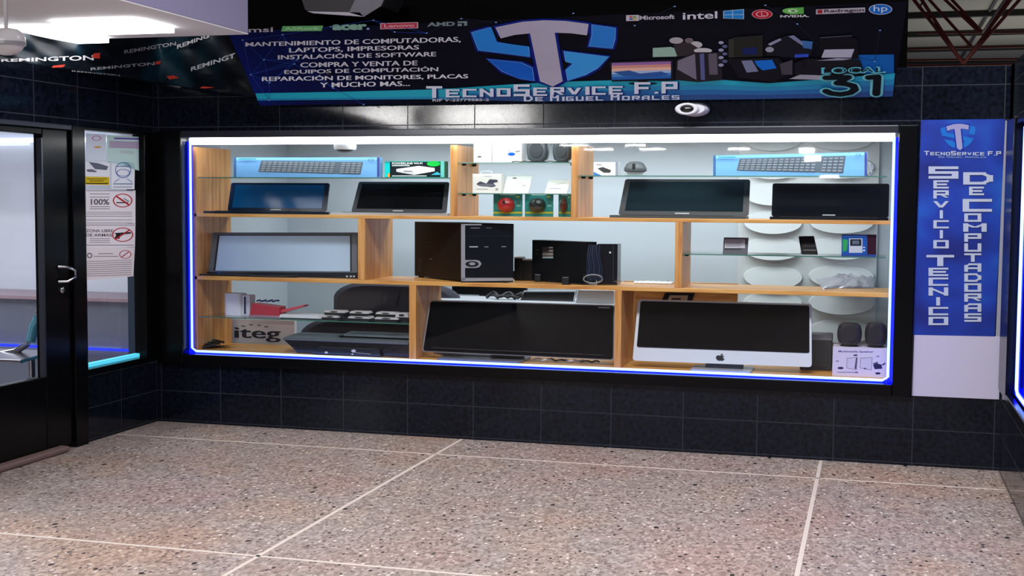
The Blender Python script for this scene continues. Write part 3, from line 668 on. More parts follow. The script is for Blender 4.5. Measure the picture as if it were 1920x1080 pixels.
ps = Plane(A, Cb, A+V((0, 0, 1))); sd = Dec(ps, .0006); sd.r(790, 453, 810, 454, (70, 64, 62), sl=.5); sd.r(790, 461.5, 810, 462.3, (70, 64, 62), sl=.5); sd.r(805, 485, 810, 486, (170, 170, 170)); sd.poly([(783, 485), (791, 483), (789, 508), (784, 510)], (60, 55, 55)); sd.build('side_markings', t)
# small black speakers behind
for k, (px, lab) in enumerate((((964, 482, 979, 519), 'small black box speaker standing half behind the computer tower'), ((976, 486, 1000, 519), 'small black box speaker between the tower and the black console'))):
    X0, X1, _, Z1 = rect(*px, .42); t = thing('box_speaker', lab, 'speaker', ((X0+X1)/2, .45, zs2t), 'black box speakers behind the tower')
    bx('cabinet', t, X0, X1, .42+.012*k, .5+.012*k, zs2t, Z1, mat((12, 13, 16), .4), .004); bx('front_trim', t, X0, X1, .416+.012*k, .42+.012*k, Z1-.008, Z1, mat((205, 210, 214), .4), .001)
# console
A, B_, Cb = H(997, 524, zs2t), H(1097, 534.5, zs2t), H(1167, 531, zs2t)
A = H(997, 527, zs2t)
B_.y = max(B_.y, YF+.01); D_ = A+(Cb-B_)
t = thing('game_console', 'flat black game console standing upright on small feet, flag sticker on its side', 'console', ((A.x+B_.x)/2, .3, zs2t))
pA = Plane(A, B_, A+V((0, 0, 1))); zt = (pA.hit(996, 450).z+pA.hit(1097, 456).z)/2+.004
M1 = mat((13, 16, 20), .4, spec=.15)
mid = B_+(Cb-B_)*.3
q = MB(); D2 = A+(mid-B_)
q.prism([(A.x, A.y), (B_.x, B_.y), (mid.x, mid.y), (D2.x, D2.y)], zs2t+.006, zt, M1); q.build('shell', t, bevel=.004)
d = Dec(pA, .0008)
for i in range(7): d.r(1017, 463+i*3.1, 1037, 464.9+i*3.1, (205, 200, 196) if i % 2 == 0 else (120, 122, 126))
d.r(1017, 463, 1029, 471, (60, 62, 70)); d.r(1017, 483, 1037.5, 484.5, (90, 150, 170)); d.r(1004, 468, 1011, 469.4, (90, 92, 96)); d.r(1004, 475, 1011, 477, (60, 60, 64)); d.build('flag_sticker', t)
for (x0, x1, yy) in ((1004, 1017, 528), (1055, 1070, 533.5)):
    p, p2 = H(x0, yy, zs2t), H(x1, yy, zs2t); q = MB(); q.box(p.x, p2.x, max(p.y-.03, YF), p.y+.03, zs2t, zs2t+.05, mat((20, 22, 26), .4)); q.build('foot', t, bevel=.006)
t = thing('wrapped_device', 'black glossy device with a bundled cable, standing right against the black console', 'device', ((mid.x+Cb.x)/2, .3, zs2t))
P1, P2 = H(1100, 534, zs2t), H(1166, 531.5, zs2t); P1.y = max(P1.y, YF+.015); P2.y = max(P2.y, YF+.02)
P1 = mid+V((.008, -.03, 0)); P1.y = max(P1.y, YF+.012); P2.x = H(1166, 531.5, zs2t).x; P2.y = P1.y+.03
q = MB(); q.prism([(P1.x, P1.y), (P2.x, P2.y), (P2.x, P2.y+.12), (P1.x, P1.y+.12)], zs2t, W(1130, 457.5, P1.y).z, mat((16, 17, 24), .2, coat=.4)); bo = q.build('shell', t, bevel=.005)
pw = Plane(P1, P2, P1+V((0, 0, 1))); d = Dec(pw, .0006); d.el(1144, 473.5, 1.8, 1.8, (225, 228, 235)); d.r(1149, 460, 1150.5, 530, (50, 54, 64)); d.r(1152, 527, 1166, 528.5, (120, 110, 110)); d.build('marks', bo)
q = MB(); cbm = mat((28, 40, 62), .3)
for k in range(7):
    xx = 1099+k*4.4; q.tube([pw.hit(xx+3*math.sin(k), 459, .008), pw.hit(xx-2, 478, .014), pw.hit(xx+3, 500, .016), pw.hit(xx-3+k, 516, .018), pw.hit(xx+6, 526, .02)], .012, cbm if k % 2 else mat((24, 28, 40), .3))
q.tube([pw.hit(1096+18*math.cos(a)+16, 523+8*math.sin(a), .026) for a in [i*.5 for i in range(13)]], .006, mat((120, 124, 134), .3)); q.build('cable_bundle', t)
X0, X1, _, _ = rect(1190, 515, 1262, 524, .45)
q = MB(); n = 14; rows = []
for j in range(4): rows.append([V((X0+(X1-X0)*i/n, .40+.04*j, zs2t+.003+.014*abs(math.sin(i*1.7+j))*(1 if 0 < j < 3 else .2))) for i in range(n+1)])
vs = [p for r_ in rows for p in r_]; q.add(vs, [(j*(n+1)+i, j*(n+1)+i+1, (j+1)*(n+1)+i+1, (j+1)*(n+1)+i) for j in range(3) for i in range(n)], mat((226, 232, 236), .25), True)
o = q.build('plastic_sheet'); so = o.modifiers.new('s', 'SOLIDIFY'); so.thickness = .002; tag(o, 'crumpled white plastic sheet at the rear of the middle pine shelf', 'plastic sheet')
# row two right: glass shelf
X0, X1, Za, Z1 = rect(1355, 446, 1401, 471, .2)
t = thing('hard_drive', 'small silver labelled drive leaning up on the right glass shelf', 'drive', ((X0+X1)/2, .25, zg5))
Zb = zg5
q = MB(); q.M = Matrix(); q.prism([(.21, zg5), (.235, zg5), (.285, Z1), (.26, Z1)], X0, X1, mat((92, 94, 104), .6, spec=.1), axis='x'); q.build('case', t, bevel=.001)
pd = Plane((X0, .21, zg5), (X1, .21, zg5), (X0, .26, Z1)); d = Dec(pd, .0006); d.r(1359, 449, 1397, 465, (186, 188, 200)); 
for i in range(5): d.r(1361, 451+i*2.6, 1394-i*3 % 7, 452+i*2.6, (110, 112, 124))
d.r(1358, 466, 1390, 468, (50, 52, 60)); d.build('drive_label', t)
# phone
t = thing('smartphone', 'black phone leaning on the right glass shelf beside the blue box', 'phone', (W(1515, 470, .22).x, .24, zg5))
q = MB(); pl_ = [(1497, 443), (1526, 442.5), (1534, 471), (1503, 471)]; 
pts = [W(x, y, .26-(y-442)/29*.05) for x, y in pl_]; dz = zg5-min(p.z for p in pts); pts[2].z = pts[3].z = zg5+.004
n = 4; vs = pts+[p+V((0, .012, 0)) for p in pts]
q.add(vs, [(3, 2, 1, 0), (4, 5, 6, 7)]+[(i, (i+1) % 4, 4+(i+1) % 4, 4+i) for i in range(4)], mat((14, 14, 17), .5, spec=.08)); q.build('body', t, bevel=.004)
d = Dec(Plane(pts[3], pts[2], pts[1]), .002); d.poly([(1501, 446), (1525, 445.5), (1530, 463), (1504.5, 463.5)], mat((20, 20, 25), .4, spec=.1)); d.r(1506, 468.5, 1530, 469.5, (140, 140, 145)); d.build('screen', t)
def bb(d):
    d.r(1578, 442, 1626, 477, (28, 84, 170)); d.r(1626, 440, 1643, 477, (52, 22, 40)); d.poly([(1580, 448), (1590, 450), (1588, 470), (1580, 472)], (50, 160, 90)); d.r(1592, 447, 1617, 474, (190, 200, 212)); d.r(1594, 448.5, 1615, 461, (26, 32, 44)); d.r(1598, 451, 1611, 458, (90, 104, 124)); d.r(1618, 463, 1622, 465, (200, 210, 230)); d.r(1618, 468, 1622, 471, (200, 210, 230)); d.r(1580, 442.5, 1624, 444, (70, 130, 200))
carton('electronics_box', 'blue box with dark side printed with a grey gadget, beside the leaning phone', 'box', (1578, 440, 1643, 478), .18, zg5, .07, (20, 60, 140), None, bb)
# antistatic bags
foil = mat((206, 202, 214), .22, metal=.7)
def bag(P, label, name='foil_bag', lift=0.0):
    pts = [H(x, y, zs2t) for x, y in P]
    q = MB(); n = 10; vs = []
    for j in range(n+1):
        for i in range(n+1):
            u, v = i/n, j/n; p = (pts[3]*(1-u)+pts[2]*u)*(1-v)+(pts[0]*(1-u)+pts[1]*u)*v
            e = min(u, 1-u, v, 1-v)*5; vs.append(V((p.x, p.y, zs2t+.004+lift*(1-v*.3)+min(1, e)*(.018+.014*math.sin(9*u+4*v)*math.cos(7*v+3*u)+.008*math.sin(23*u+11*v)))))
    k = n+1; q.add(vs, [(j*k+i, j*k+i+1, (j+1)*k+i+1, (j+1)*k+i) for j in range(n) for i in range(n)], foil, True)
    o = q.build(name); s = o.modifiers.new('s', 'SOLIDIFY'); s.thickness = .004; return tag(o, label, 'bag', 'silver foil bags on the middle pine shelf')
bag([(1530, 524), (1606, 514), (1628, 534), (1543, 543.5)], 'crumpled silver foil bag lying on top, left one of the two')
bag([(1594, 522), (1643, 521), (1638, 541), (1572, 541)], 'crumpled silver foil bag tucked under the other at the right end', lift=-.003)

# ---- row three
def Pz(px, py, Y): return W(px, py, Y)
# white router box-like device
X0, X1, _, Z1 = rect(424, 550, 471, 597, .3)
t = thing('wireless_router', 'white rounded standing device with a dark vertical stripe, left end of the lower glass shelf', 'device', ((X0+X1)/2, .32, zg6))
q = MB(); q.prism(rrect(X0, X0+(X1-X0)*.72, .26, .36, .03), zg6, Z1, mat((222, 230, 240), .35), smooth=False); q.build('body', t, bevel=.003)
q = MB(); q.box(X0+(X1-X0)*.70, X1, .28, .36, zg6, Z1-.01, mat((214, 220, 232), .4)); q.box(X0+(X1-X0)*.78, X0+(X1-X0)*.84, .276, .281, zg6+.01, Z1-.02, mat((24, 44, 78), .3)); q.build('side_fin', t)
X0, X1, _, Z1 = rect(470, 569, 527, 596, .22)
t = thing('red_box', 'red plastic box on the lower glass shelf with a blue cable on it', 'box', ((X0+X1)/2, .25, zg6))
RD = mat((178, 36, 62), .4)
q = MB(); q.prism([(X0, zg6), (X1, zg6), (X1-.005, Z1-.02), (X0+.02, Z1), ], .2, .3, RD, axis='y'); q.build('body', t, bevel=.004)
bx('base_rim', t, X0-.002, X1+.004, .196, .304, zg6, zg6+.014, mat((150, 120, 135), .4))
q = MB(); zz = Z1+.006
q.tube([(X0+.03+i*.012, .25+.02*math.sin(i*1.6), zz+.008*math.sin(i*.9)**2+.006) for i in range(14)], .006, mat((28, 66, 130), .35)); 
tag(q.build('blue_cable'), 'short blue cable coiled on top of the red plastic box', 'cable')
X0, X1, _, Z1 = rect(524, 570, 572, 582, .25)
q = MB(); q.prism([(X0, zg6+.022), (X1, Z1-.014), (X1, Z1-.002), (X0, zg6+.046)], .22, .30, mat((190, 60, 80), .4), axis='y')
tag(q.build('red_tray', None, bevel=.003), 'slanted red plastic tray leaning on white cards right of the red box', 'tray')
X0, X1, _, Z1 = rect(527, 580, 604, 596, .2)
t = thing('white_card', 'white flat card with dark edge on the lower glass shelf, left of the adapters', 'card', ((X0+X1)/2, .22, zg6))
q = MB(); q.prism([(X0, zg6+.006), (X1, zg6+.006), (X1-.02, zg6+.028), (X0+.01, zg6+.028)], .17, .28, mat((214, 222, 228), .4), axis='y'); q.build('shell', t, bevel=.003); bx('dark_base', t, X0+.01, X1-.02, .168, .27, zg6, zg6+.006, mat((14, 16, 30), .4))
ads = [(603, 634, 0, 'lower one at the left end'), (607, 645, 1, 'upper one at the left end'), (652, 693, 0, 'lower one in the middle'), (655, 690, 1, 'upper one in the middle'), (702, 746, 0, 'lower one at the right end'), (704, 742, 1, 'upper one toward the right end'), (740, 766, 1, 'upper one against the pine divider')]
for k, (a_, b_, lv, lb) in enumerate(ads):
    Y = .18+.03*lv; X0, X1 = W(a_, 595, Y).x, W(b_, 595, Y).x; zz = zg6+lv*.03
    if lv and k == 6: zz = zg6; 
    t = thing('memory_card_case', 'flat grey-lidded case on the lower glass shelf, '+lb, 'case', ((X0+X1)/2, Y+.04, zz), 'small flat cases on the lower glass shelf')
    h = .028 if k != 6 else .055
    q = MB(); q.prism([(X0+.006, zz), (X1-.004, zz), (X1, zz+h*.55), (X0, zz+h*.55)], Y, Y+.09, mat((20, 21, 28), .3), axis='y'); q.build('tray', t)
    q = MB(); q.prism([(X0, zz+h*.55), (X1, zz+h*.55), (X1-.01, zz+h), (X0+.008, zz+h)], Y, Y+.09, mat((190, 192, 198), .35), axis='y'); q.build('lid', t)
    q = MB(); q.prism(ell((X0+X1)/2, zz+h*.78, (X1-X0)*.2, h*.14, 12), Y-.002, Y, mat((30, 30, 36), .4), axis='y'); q.build('slot', t)
# printer
YP = .15
zp0 = zbt
def pp(x, y, Y=YP): p = W(x, y, Y); return p
t = thing('printer', 'black inkjet printer with grey scanner lid on the display floor, left section', 'printer', (W(650, 665, YP).x, .3, zp0))
xa, xb = pp(553, 640).x, pp(767, 640).x-.004
zc = pp(650, 641).z; zl = pp(650, 627, .3).z
xl = pp(531, 637).x
body = mat((16, 17, 24), .28, coat=.3); lidm = mat((92, 100, 110), .4)
q = MB(); q.prism([(xa+.02, zp0), (xb, zp0), (xb, zc), (xl, zc), (xa-.02, zc-.05)], YP, .42, body, axis='y'); q.build('body', t, bevel=.008)
q = MB(); q.prism([(YP-.005, zc-.004), (.43, zc), (.43, zc+.022), (.30, zc+.020), (YP+.012, zc+.012), (YP-.005, zc+.004)], xl, xb, lidm, axis='x'); q.build('scanner_lid', t, bevel=.006)
X0, X1 = pp(632, 625).x, xb
q = MB(); q.prism([(.26, zc+.024), (.40, zc+.028), (.40, zc+.046), (.27, zc+.040)], X0, X1, mat((104, 112, 124), .35), axis='x'); q.build('paper_lid', t, bevel=.004)
q = MB(); q.prism([(.252, zc+.016), (.41, zc+.018), (.41, zc+.030), (.252, zc+.026)], X0-.03, X1, BLK, axis='x'); q.build('lid_gasket', t)
X0, X1 = pp(600, 660).x, pp(714, 660).x
q = MB(); q.prism([(X0-.05, zp0+.004), (X1+.01, zp0+.004), (X1, zp0+.05), (X0, zp0+.05)], YP-.03, YP+.01, mat((30, 36, 44), .25, coat=.4), axis='y'); q.build('output_tray', t, bevel=.004)
q = MB()
for (x_, y_, r_) in ((612, 661, .009), (663, 658, .012), (661, 664, .006)):
    p = pp(x_, y_, YP-.031); q.prism(ell(p.x, p.z, r_*1.3, r_*.8, 12), YP-.034, YP-.030, mat((200, 202, 206), .3), axis='y')
q.build('buttons', t)
p0, p1 = pp(665, 661, YP-.034), pp(695, 664, YP-.034); q = MB(); q.tube([p0, p1], .002, mat((150, 152, 156), .3)); q.build('trim_line', t)
# office chair behind
CHM = mat((62, 62, 74), .85)
t = thing('office_chair', 'dark grey upholstered office chair behind the printer, inside the shop', 'chair', (W(700, 640, 1.0).x, 1.0, 0))
def cush(nm, px, Y, dep, r, mm=CHM):
    X0, X1, Z0_, Z1 = rect(*px, Y); rings = []
    for k, (s_, dy) in enumerate(((.90, 0), (.985, .02), (1, .05), (.985, dep-.02), (.9, dep))):
        cx, cz, hx, hz_ = (X0+X1)/2, (Z0_+Z1)/2, (X1-X0)/2*s_, (Z1-Z0_)/2*s_
        rings.append([(x, Y+dy, z) for x, z in rrect(cx-hx, cx+hx, cz-hz_, cz+hz_, r*s_, 8, r*s_*.45)])
    q = MB(); q.loft(rings, mm); return q.build(nm, t)
cush('backrest', (622, 531, 860, 650), 1.0, .1, .26); cush('seat', (558, 600, 860, 690), .78, .22, .3)
q = MB(); xa = W(730, 600, 1.05).x
for dx in (-.02, .1): q.tube([(xa+dx, .995, W(740, 545, 1).z), (xa+dx-.03, .993, W(740, 575, 1).z)], .006, mat((44, 44, 54), .8))
q.build('seam', t)
q = MB(); cxx = W(700, 640, .9).x; zz = W(700, 690, .8).z
q.tube([(cxx, .9, .08), (cxx, .9, zz)], .035, PLAST); q.tube([(cxx, 1.0, zz), (cxx, 1.12, zz+.1), (cxx, 1.1, zz+.4)], .03, PLAST)
for i in range(5):
    a_ = i*2*math.pi/5+.3; q.tube([(cxx, .9, .09), (cxx+.36*math.cos(a_), .9+.36*math.sin(a_), .06)], .025, PLAST); q.lathe([(.03, -.05), (.035, -.02), (.02, 0)], (cxx+.36*math.cos(a_), .9+.36*math.sin(a_), .05), PLAST, n=12)
q.build('pedestal', t)
# counter panel with lettering behind printer
X0, X1, Z0_, Z1 = rect(425, 599, 552, 648, .68)
t = thing('advertising_board', 'white board with dark lettering, standing behind the printer', 'sign', ((X0+X1)/2, .7, 0))
q = MB(); q.box(X0-.05, X1, .68, .72, 0, Z1, mat((226, 226, 230), .6)); q.build('panel', t, bevel=.003)
d = Dec(planeY(.68), .001); [d.text('iteg', 439+k, 613.5+k*.3, 640, 524+k, 615.5+k*.3, 642, (66, 66, 76), bold=.004) for k in (0, 1.2, 2.4)]; 
for (x, y) in ((456, 611.5), (471, 609), (486, 610), (499, 612.5)): d.el(x, y, 4.2, 1.6, (140, 140, 150))
d.build('lettering', t)
# black cable lump
q = MB(); zz = zbt
base = [H(x, y, zbt) for x, y in ((358, 656), (385, 655), (420, 657), (438, 645), (405, 650))]
for k in range(5):
    q.tube([(W(362+k*6, 655, .25).x+.16*(.5+.5*math.sin(a*.9+k)), .22+.06*math.cos(a+k*1.3)+.01*k, zbt+.008+.012*k*.8) for a in [i*.45 for i in range(15)]], .008, mat((16, 15, 17), .4))
t = thing('cable_coil', 'tangled black cable heap in the lower left corner of the display', 'cable', (W(395, 655, .25).x, .25, zbt)); q.build('cable', t)
q = MB(); X0, X1, _, Z1 = rect(376, 646, 436, 657, .3); q.prism([(X0, zbt+.01), (X1-.08, zbt+.005), (X1, Z1), (X0+.1, Z1-.01)], .26, .33, mat((20, 18, 20), .3), axis='y'); q.build('plug_block', t, bevel=.008)
# LCD monitor middle
a, b, c, d_, pt, shell = monitor('', (806, 563.5), (1153, 572.5), (1152, 675.5), (791, 659), .26, .17, None, None, None)
t = thing('monitor', 'large black widescreen monitor with thin silver rim in the lower centre section', 'monitor', ((a.x+b.x)/2, .25, zbt))
shell(0, 1, 0, 1, 0, .04, mat((150, 150, 160), .3, metal=.4), .018).build('silver_rim', t)
shell(.007, .993, .018, .985, -.004, .001, mat((10, 12, 15), .04, spec=.12), .016).build('bezel', t)
shell(.05, .95, .085, .94, -.0055, -.004, SCREEN, .003).build('screen', t)
q = MB(); q.add([pt(.05, .082, -.0062), pt(.95, .082, -.0062), pt(.95, .09, -.0062), pt(.05, .09, -.0062)], [(0, 1, 2, 3)], mat((60, 52, 58), .4)); q.add([pt(.915, .942, -.0062), pt(.975, .942, -.0062), pt(.975, .965, -.0062), pt(.915, .965, -.0062)], [(0, 1, 2, 3)], mat((150, 152, 158), .4)); q.build('front_marks', t)
q = MB(); p0, p1 = H(812, 676, zbt), H(1005, 688, zbt)
X0, X1 = W(850, 660, .3).x, W(985, 670, .3).x
q.prism(rrect(X0-.05, X1+.02, .09, .40, .04), zbt, zbt+.012, mat((120, 124, 136), .3, metal=.2)); q.build('stand_base', t, bevel=.003)
cx = (a.x+b.x)/2-.08
q = MB(); q.box(cx-.12, cx+.1, .27, .31, zbt+.01, zbt+.25, mat((24, 26, 34), .3)); q.build('stand_neck', t, bevel=.006)
q = MB(); q.prism([(W(808, 662, .2).x, W(808, 662, .2).z), (W(933, 668, .2).x, W(933, 668, .2).z), (W(925, 676, .2).x, zbt+.02), (W(830, 672, .2).x, zbt+.02)], .2, .26, mat((18, 20, 28), .35), axis='y'); q.build('speaker_bar', t, bevel=.006)
q = MB()
for k in range(4): q.tube([(W(1000+k*30+i*5, 680, .22).x, .2+.02*math.sin(i+k), zbt+.012+.012*abs(math.sin(i*.8+k))) for i in range(8)], .006, PLAST if k % 2 else mat((190, 190, 196), .4))
tag(q.build('loose_cable'), 'loose black and grey cables under the right half of the large black monitor', 'cable')
# things behind the middle monitor
zdk = W(1000, 566, .9).z
X0, X1 = W(842, 560, 1.0).x, W(1150, 560, 1.0).x
t = thing('desk', 'pale desk inside the shop behind the large black monitor', 'desk', ((X0+X1)/2, 1.1, 0))
bx('desktop', t, X0-.1, X1+.05, .85, 1.35, zdk-.03, zdk, mat((206, 212, 220), .4))
for lx in (X0-.06, X1): bx('leg', t, lx, lx+.04, .9, 1.3, 0, zdk-.03, mat((160, 164, 172), .4))
X0, X1, Za, Z1 = rect(849, 538, 975, 553, 1.3)
t = thing('desk_monitor', 'long black screen low behind the large monitor, under the middle pine shelf', 'monitor', ((X0+X1)/2, 1.3, zdk))
bx('screen_housing', t, X0, X1+.05, 1.28, 1.33, W(900, 553, 1.28).z, W(900, 538, 1.28).z+.12, BLK); bx('stand', t, (X0+X1)/2-.05, (X0+X1)/2+.05, 1.29, 1.33, zdk, W(900, 553, 1.28).z, PLAST)
q = MB(); q.tube([(W(912+i*6, 562, 1.05).x, 1.05+.03*math.sin(i*1.1), zdk+.01+.035*abs(math.sin(i*.7))) for i in range(14)], .012, PLAST); q.tube([(W(925+i*5, 562, 1.0).x, 1.0+.03*math.cos(i*1.3), zdk+.01+.02*abs(math.cos(i*.9))) for i in range(12)], .01, PLAST)
tag(q.build('desk_cable'), 'tangled black cable on the pale desk', 'cable')
def slab(nm, label, cat, P, Y, mm, dep=.05, rim=None, z0=None):
    pts = [W(x, y, Y) for x, y in P]; z0 = zdk if z0 is None else z0
    t = thing(nm, label, cat, (sum(p.x for p in pts)/4, Y, z0)); q = MB(); q.prism([(p.x, p.z) for p in pts], Y, Y+dep, mm, axis='y'); q.build('shell', t, bevel=.006); 
    if rim: q = MB(); q.tube([(p.x, Y-.004, p.z) for p in pts], .006, rim, closed=True); q.build('rim', t)
    return t
slab('desk_phone', 'black glossy device with pale edge leaning on the desk between two monitors\' tops', 'device', [(968, 582), (1072, 582), (1079, 546), (983, 546)], 1.02, mat((24, 28, 34), .2, coat=.4), rim=mat((190, 195, 200), .3))
slab('white_carton', 'white carton behind the upper right corner of the large black monitor', 'box', [(1076, 586), (1149, 586), (1151, 545), (1084, 544)], .9, mat((206, 214, 220), .5), dep=.15)
# all-in-one computer
a, b, c, d_, pt, shell = monitor('', (1196, 562), (1521.5, 571), (1522, 688.5), (1186, 676), .27, .17, None, None, None)
t = thing('all_in_one_computer', 'silver all-in-one desktop computer with black screen and dark apple emblem', 'computer', ((a.x+b.x)/2, .26, zbt))
ALU = mat((200, 208, 216), .4)
shell(0, 1, 0, 1, 0, .045, ALU, .018).build('housing', t)
shell(.018, .988, .225, .982, -.004, .001, mat((10, 11, 14), .04, spec=.12), .012).build('screen', t)
pm = Plane(a, b, (c+d_)/2+V((0, 0, 0))); d = Dec(pm, .004)
AP = mat((10, 26, 36), .3)
ax, ay = 1350.5, 670.5
d.poly([(ax-8, ay-1.5), (ax-6, ay-4), (ax-2.5, ay-4.3), (ax, ay-3.4), (ax+3, ay-4.3), (ax+7, ay-3.6), (ax+5, ay-1.3), (ax+5.4, ay+1.2), (ax+8, ay+2.4), (ax+5.5, ay+5), (ax+3, ay+5.6), (ax, ay+4.9), (ax-3, ay+5.6), (ax-6, ay+3.8), (ax-8.3, ay+.8)], AP)
d.poly([(ax, ay-4.6), (ax+1.5, ay-6.8), (ax+5, ay-7.6), (ax+4, ay-5.6)], AP); d.build('emblem', t)
q = MB(); X0, X1 = W(1318, 690, .3).x, W(1400, 690, .3).x; cx = (X0+X1)/2; ww = (X1-X0)/2
q.prism(rrect(W(1300, 695, .25).x, W(1412, 700, .25).x, .09, .36, .02), zbt, zbt+.01, mat((186, 192, 202), .35, metal=.3)); q.build('foot', t, bevel=.003)
q = MB(); q.prism([(.20, zbt+.008), (.225, zbt+.008), (.36, zbt+.16), (.33, zbt+.19)], cx-ww*.8, cx+ww*.9, mat((84, 90, 104), .4), axis='x'); q.build('neck', t, bevel=.006)
# wooden board and tablet behind it
X0, X1, Z0_, Z1 = rect(1168, 540, 1382, 640, .9)
q = MB(); q.box(X0, X1, .9, .94, 0, W(1300, 530, .9).z, M_WOOD); tag(q.build('wooden_board', None, bevel=.002), 'pine board standing behind the all-in-one computer', 'board')
t = thing('photo_frame', 'black framed small picture just above the top left of the silver computer', 'frame', (W(1272, 556, .86).x, .86, W(1272, 575, .86).z))
q = MB(); P4 = [(1236, 574), (1294, 574), (1302, 549.5), (1247, 549)]; q.prism([(W(x, y, .87).x, W(x, y, .87).z) for x, y in P4], .87, .9, BLK, axis='y'); q.build('frame', t, bevel=.003)
d = Dec(planeY(.87), .001); d.poly([(1250, 566), (1288, 566), (1290, 554), (1256, 553.5)], (176, 160, 146)); d.poly([(1258, 562), (1276, 562), (1277, 559), (1260, 559)], (30, 26, 26)); d.build('picture', t)
# lower right goods
X0, X1, _, Z1 = rect(1500, 627, 1560, 683, .36)
t = thing('subwoofer', 'dark grey box speaker half hidden behind the right edge of the silver computer', 'speaker', ((X0+X1)/2, .4, zbt))
bx('cabinet', t, X0, X1, .36, .5, zbt, Z1, mat((44, 48, 54), .5), .01); q = MB(); q.prism(rrect(X0+.02, X1-.02, zbt+.02, Z1-.05, .02), .352, .36, mat((34, 36, 42), .8), axis='y'); q.build('grille', t); bx('top_trim', t, X0, X1, .356, .5, Z1-.035, Z1+.001, mat((110, 116, 122), .4), .004)
bz = W(1612, 652, .15).z
def spk(d):
    d.text('Multimedia Speaker', 1572, 657, 661.5, 1638, 658, 662, (70, 70, 150), bold=.02)
    for (x0, x1) in ((1588, 1608), (1613, 1636)):
        d.poly([(x0, 671), (x1, 670), (x1-2, 694), (x0-1, 690)], (130, 126, 150)); d.poly([(x0+1, 672), (x1-1, 671), (x1-3, 693), (x0, 689.3)], (196, 192, 214))
    d.poly([(1605, 671), (1608, 670), (1606, 693), (1602, 691)], (80, 78, 110))
    d.el(1576, 690, 5.5, 2.2, (36, 38, 80)); d.el(1604, 666, 4, 1.4, (60, 60, 110)); d.el(1570, 677, 3, .9, (110, 110, 150)); d.el(1646, 668, 3, .9, (110, 110, 150)); d.el(1646, 700, 5, 2, (30, 30, 90)); d.poly([(1637, 684), (1644, 681), (1653, 684), (1654, 691), (1640, 692)], (30, 32, 80)); d.line((1637, 682), (1646, 679), 1.6, (40, 40, 90)); d.line((1654, 684), (1660, 681), 2, (40, 40, 90)); d.r(1620, 690, 1624, 692, (60, 60, 90)); d.r(1570, 697, 1606, 698.2, (150, 148, 176)); d.el(1606, 698, 3, 1, (90, 88, 120))
t = carton('speaker_box', 'white printed speaker carton in the lower right corner under two black speakers', 'box', (1561, 652, 1663, 706), .15, zbt, .18, (206, 200, 222), None, spk)
bz = rect(1561, 652, 1663, 706, .15)[3]
speaker('black round desk speaker standing on the white speaker carton, left one', (1569, 607, 1616, 655), .17, bz, 'pair of black speakers', c=(34, 34, 42))
speaker('black round desk speaker standing on the white speaker carton, beside the blue strip', (1621, 607, 1664, 655), .17, bz, 'pair of black speakers', c=(28, 28, 38))
# dome camera in shop
p = W(647, 262, .9); zc = 1.96
t = thing('dome_camera', 'white dome security camera hanging inside the shop above the left keyboard box', 'camera', (p.x, .9, zc))
zb1, zb2, zb3 = W(647, 266, .9).z, W(647, 275, .9).z, W(647, 286.5, .9).z; rx = (W(667, 270, .9).x-W(627, 270, .9).x)/2
q = MB(); q.lathe([(.5, zc), (.6, zb1+.05), (.95, zb1), (1, zb2), (.93, (zb2+zb3)/2)], (p.x, .9, 0), mat((236, 238, 240), .35), sx=rx, sy=.08); q.build('housing', t)
q = MB(); q.lathe([(.86, zb2), (.82, (zb2+zb3)/2-.004), (.62, zb3+.008), (.3, zb3), (.02, zb3-.001)], (p.x, .9, 0), mat((60, 62, 66), .1, coat=.8), sx=rx, sy=.08); q.build('lens_dome', t)
# disc relief wall panels
pz = thing('relief_wall_panel', 'white relief wall panel of overlapping round discs on the shop\'s rear wall at right', 'wall panel', (W(1515, 450, 1.66).x, 1.66, 0))
PM = mat((206, 214, 216), .55)
YW = 1.62
X0, X1 = W(1383, 450, YW+.05).x, W(1645, 450, YW+.05).x
bx('backing', pz, X0, min(X1, SX1-.01), YW+.05, YW+.08, 0, 1.95, PM, .002)
for ci, (xa, xb) in enumerate(((1394, 1503), (1517, 1638))):
    for k in range(9):
        bt = 231+51.4*k + (0 if k % 2 else 2)+ci*-1; tp = bt-43
        p0, p1 = W(xa, bt, YW), W(xb, bt, YW); cx = (p0.x+p1.x)/2; rx = (p1.x-p0.x)/2; zt2, zb2 = W((xa+xb)/2, tp, YW).z, W((xa+xb)/2, bt, YW).z
        cz = (zt2+zb2)/2; rz = (zt2-zb2)/2
        q = MB(); n = 40; fr = []; bk = []
        up = True
        for i in range(n):
            a_ = 2*math.pi*i/n; c_, s_ = math.cos(a_), math.sin(a_); h = .05*(.5-.5*s_)+.004 if up else .06*(.5+.5*s_)+.012
            fr.append(V((cx+rx*c_, YW+.05-h, cz+rz*s_))); bk.append(V((cx+rx*1.04*c_, YW+.051, cz+rz*1.04*s_)))
        q.loft([bk, fr], PM, smooth=False, cap=False); q.add(fr, [list(range(n))], PM)
        q.build('disc', pz)

